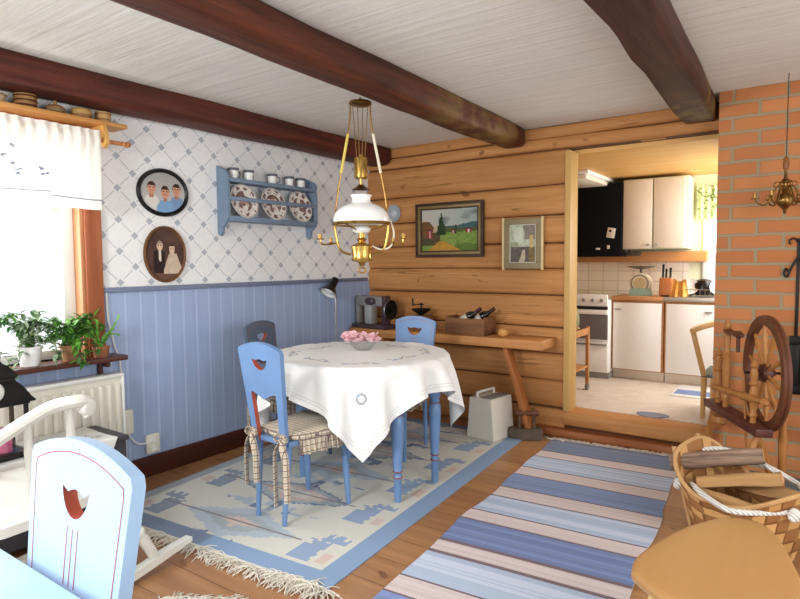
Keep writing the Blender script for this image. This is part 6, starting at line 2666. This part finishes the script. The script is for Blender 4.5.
firewood('bark-covered log lying uppermost across the left end of the basket', bp(-0.32, -0.085, 0.315), bp(0.0, 0.135, 0.405), 0.036, False, 1)
firewood('split pale log in the middle of the firewood basket', bp(-0.17, -0.07, 0.245), bp(0.12, 0.09, 0.335), 0.040, True, 2)
firewood('split log lying nearest the camera side in the basket', bp(-0.14, -0.12, 0.215), bp(0.20, -0.09, 0.235), 0.036, True, 3)
firewood('split log at the chimney side of the firewood basket', bp(-0.15, 0.10, 0.23), bp(0.20, 0.13, 0.27), 0.036, True, 4)
firewood('bark log at the bottom of the firewood basket', bp(-0.16, 0.02, 0.14), bp(0.17, 0.0, 0.15), 0.05, False, 5)
firewood('second bottom log of the firewood basket, beside the bark log', bp(-0.14, -0.09, 0.12), bp(0.15, -0.08, 0.12), 0.04, False, 6)

# wooden stool / chair seat in the foreground
sl = thing('wooden_stool', 'honey-coloured wooden stool seat at the bottom right corner', 'stool', (-0.19, 1.86, 0))
seat_o = [(-0.395, 1.66), (-0.405, 1.75), (-0.372, 1.90), (-0.315, 2.06), (-0.24, 2.185), (-0.175, 2.225), (-0.115, 2.205), (-0.065, 2.10), (-0.02, 1.92), (0.02, 1.72), (0.015, 1.60), (-0.05, 1.53), (-0.17, 1.53), (-0.30, 1.58)]
path = [p.xy for p in smooth_path([(x + 0.19, y - 1.86, 0) for x, y in seat_o + seat_o[:1]], 6)[:-1]]
SEATW = wood('honey_seat_wood', (190, 146, 94), (174, 128, 78), 'Y', 0.42, scale=0.4, contrast=0.5)
EDGEW = paint('pale_seat_edge', (216, 184, 130), 0.45)
b = MB()
rings = []
for s_, z_, m_ in ((0.90, 0.412, 1), (0.97, 0.416, 1), (0.995, 0.428, 1), (1.0, 0.438, 0), (0.985, 0.446, 0), (0.93, 0.450, 0), (0.7, 0.448, 0), (0.4, 0.446, 0)):
    rings.append(([b.bm.verts.new((p[0] * s_, p[1] * s_, z_)) for p in path], m_))
n = len(path)
for (A, _), (B_, m_) in zip(rings[:-1], rings[1:]):
    for i in range(n):
        b.bm.faces.new((A[i], A[(i + 1) % n], B_[(i + 1) % n], B_[i])).material_index = m_
b.bm.faces.new(rings[-1][0])
f = b.bm.faces.new(rings[0][0][::-1])
f.material_index = 1
b.out('seat', [SEATW, EDGEW], sl, smooth=50)
for (x, y) in ((-0.135, -0.205), (-0.08, 0.26), (0.05, 0.22), (0.12, -0.22)):
    b = MB()
    b.cyl((x * 1.35, y * 1.2, 0.0), (x, y, 0.413), 0.018, prof=[(0, .013), (.5, .019), (.9, .022), (1, .02)])
    b.out('leg', EDGEW, sl)

# brass candle chandelier in front of the chimney
cd = thing('brass_chandelier', 'small brass candle chandelier with ball hanging by the bricks', 'chandelier', (-0.153, 3.83, 1.62))
b = MB()
b.lathe([(0, -0.075), (0.006, -0.07), (0.01, -0.05), (0.018, -0.04), (0.034, -0.026), (0.041, -0.012), (0.043, 0.0), (0.041, 0.013), (0.033, 0.027), (0.02, 0.038), (0.012, 0.045), (0.02, 0.055), (0.010, 0.065), (0.009, 0.10), (0.018, 0.108), (0.008, 0.12), (0.007, 0.165), (0, 0.168)], n=28)
b.out('body', DARKBRASS, cd, smooth=50)
for k in range(6):
    a = k * PI / 3 + 0.12
    d_ = Vector((math.cos(a), math.sin(a), 0))
    b = MB()
    R_ = 0.14
    b.tube(smooth_path([d_ * 0.012 + UP * 0.055, d_ * 0.035 + UP * 0.075, d_ * 0.06 + UP * 0.03, d_ * 0.085 - UP * 0.018, d_ * 0.12 - UP * 0.014, d_ * R_ + UP * 0.012], 5), 0.0045, 8)
    b.tube(smooth_path([d_ * 0.01 + UP * 0.09, d_ * 0.04 + UP * 0.1, d_ * 0.055 + UP * 0.082, d_ * 0.042 + UP * 0.07], 4), 0.003, 6)
    c_ = d_ * R_
    b.lathe([(0, 0.012), (0.020, 0.014), (0.021, 0.018), (0.008, 0.02), (0.009, 0.043), (0.0, 0.043)], tuple(c_), None, 16)
    b.out('candle_arm', DARKBRASS, cd)
b = MB()
for k in range(26):
    b.ell((0, 0, 0.235 + k * 0.0171), (0.003, 0.003, 0.010), u=6, v=5)
b.out('chain', IRON, cd)
b = MB()
b.lathe([(0, 0.16), (0.012, 0.165), (0.016, 0.19), (0.012, 0.225), (0.004, 0.235), (0, 0.236)], n=16)
b.out('rosette', wood('rosette_wood', (150, 96, 52), (110, 66, 36), 'Z', 0.4), cd)

# wrought iron tool hanger and cast iron hatch on the bricks
ih = thing('iron_hanger', 'black wrought-iron hanger with scroll on the brick chimney', 'hanger', (-0.088, YC - 0.005, 0.86))
b = MB()
b.bar((0, 0, 0), (0, 0, 0.56), 0.016, 0.008, 0.002, up=(0, 1, 0))
b.out('bar', IRON, ih)
for s in (-1, 1):
    b = MB()
    b.tube(smooth_path([(0, -0.006, 0.46), (s * 0.03, -0.012, 0.40), (s * 0.05, -0.014, 0.345), (s * 0.066, -0.014, 0.36), (s * 0.058, -0.014, 0.39), (s * 0.045, -0.014, 0.375)], 6), 0.006, 7)
    b.tube(smooth_path([(0, -0.006, 0.53), (s * 0.02, -0.012, 0.56), (s * 0.045, -0.012, 0.55), (s * 0.04, -0.012, 0.525)], 5), 0.005, 7)
    b.out('scroll', IRON, ih)
hd = thing('iron_hatch', 'black cast-iron stove hatch set in the bricks at the right edge', 'hatch', (0.06, YC - 0.001, 0.70))
b = MB()
rect_frame(b, -0.178, 0.18, -0.165, 0.168, 0.05, -0.022, 0.0)
b.out('frame', IRON, hd)
b = MB()
b.b2((-0.125, -0.03, -0.11), (0.128, -0.006, 0.112), 0.006)
d_ = b.out('door', paint('iron_door', (58, 46, 42), 0.5, 0.4, var=0.2), hd)
b = MB()
b.tube(smooth_path([(0.09, -0.03, -0.02), (0.09, -0.055, -0.01), (0.09, -0.055, 0.03), (0.09, -0.03, 0.04)], 4), 0.007, 7)
b.out('handle', STEEL, d_)
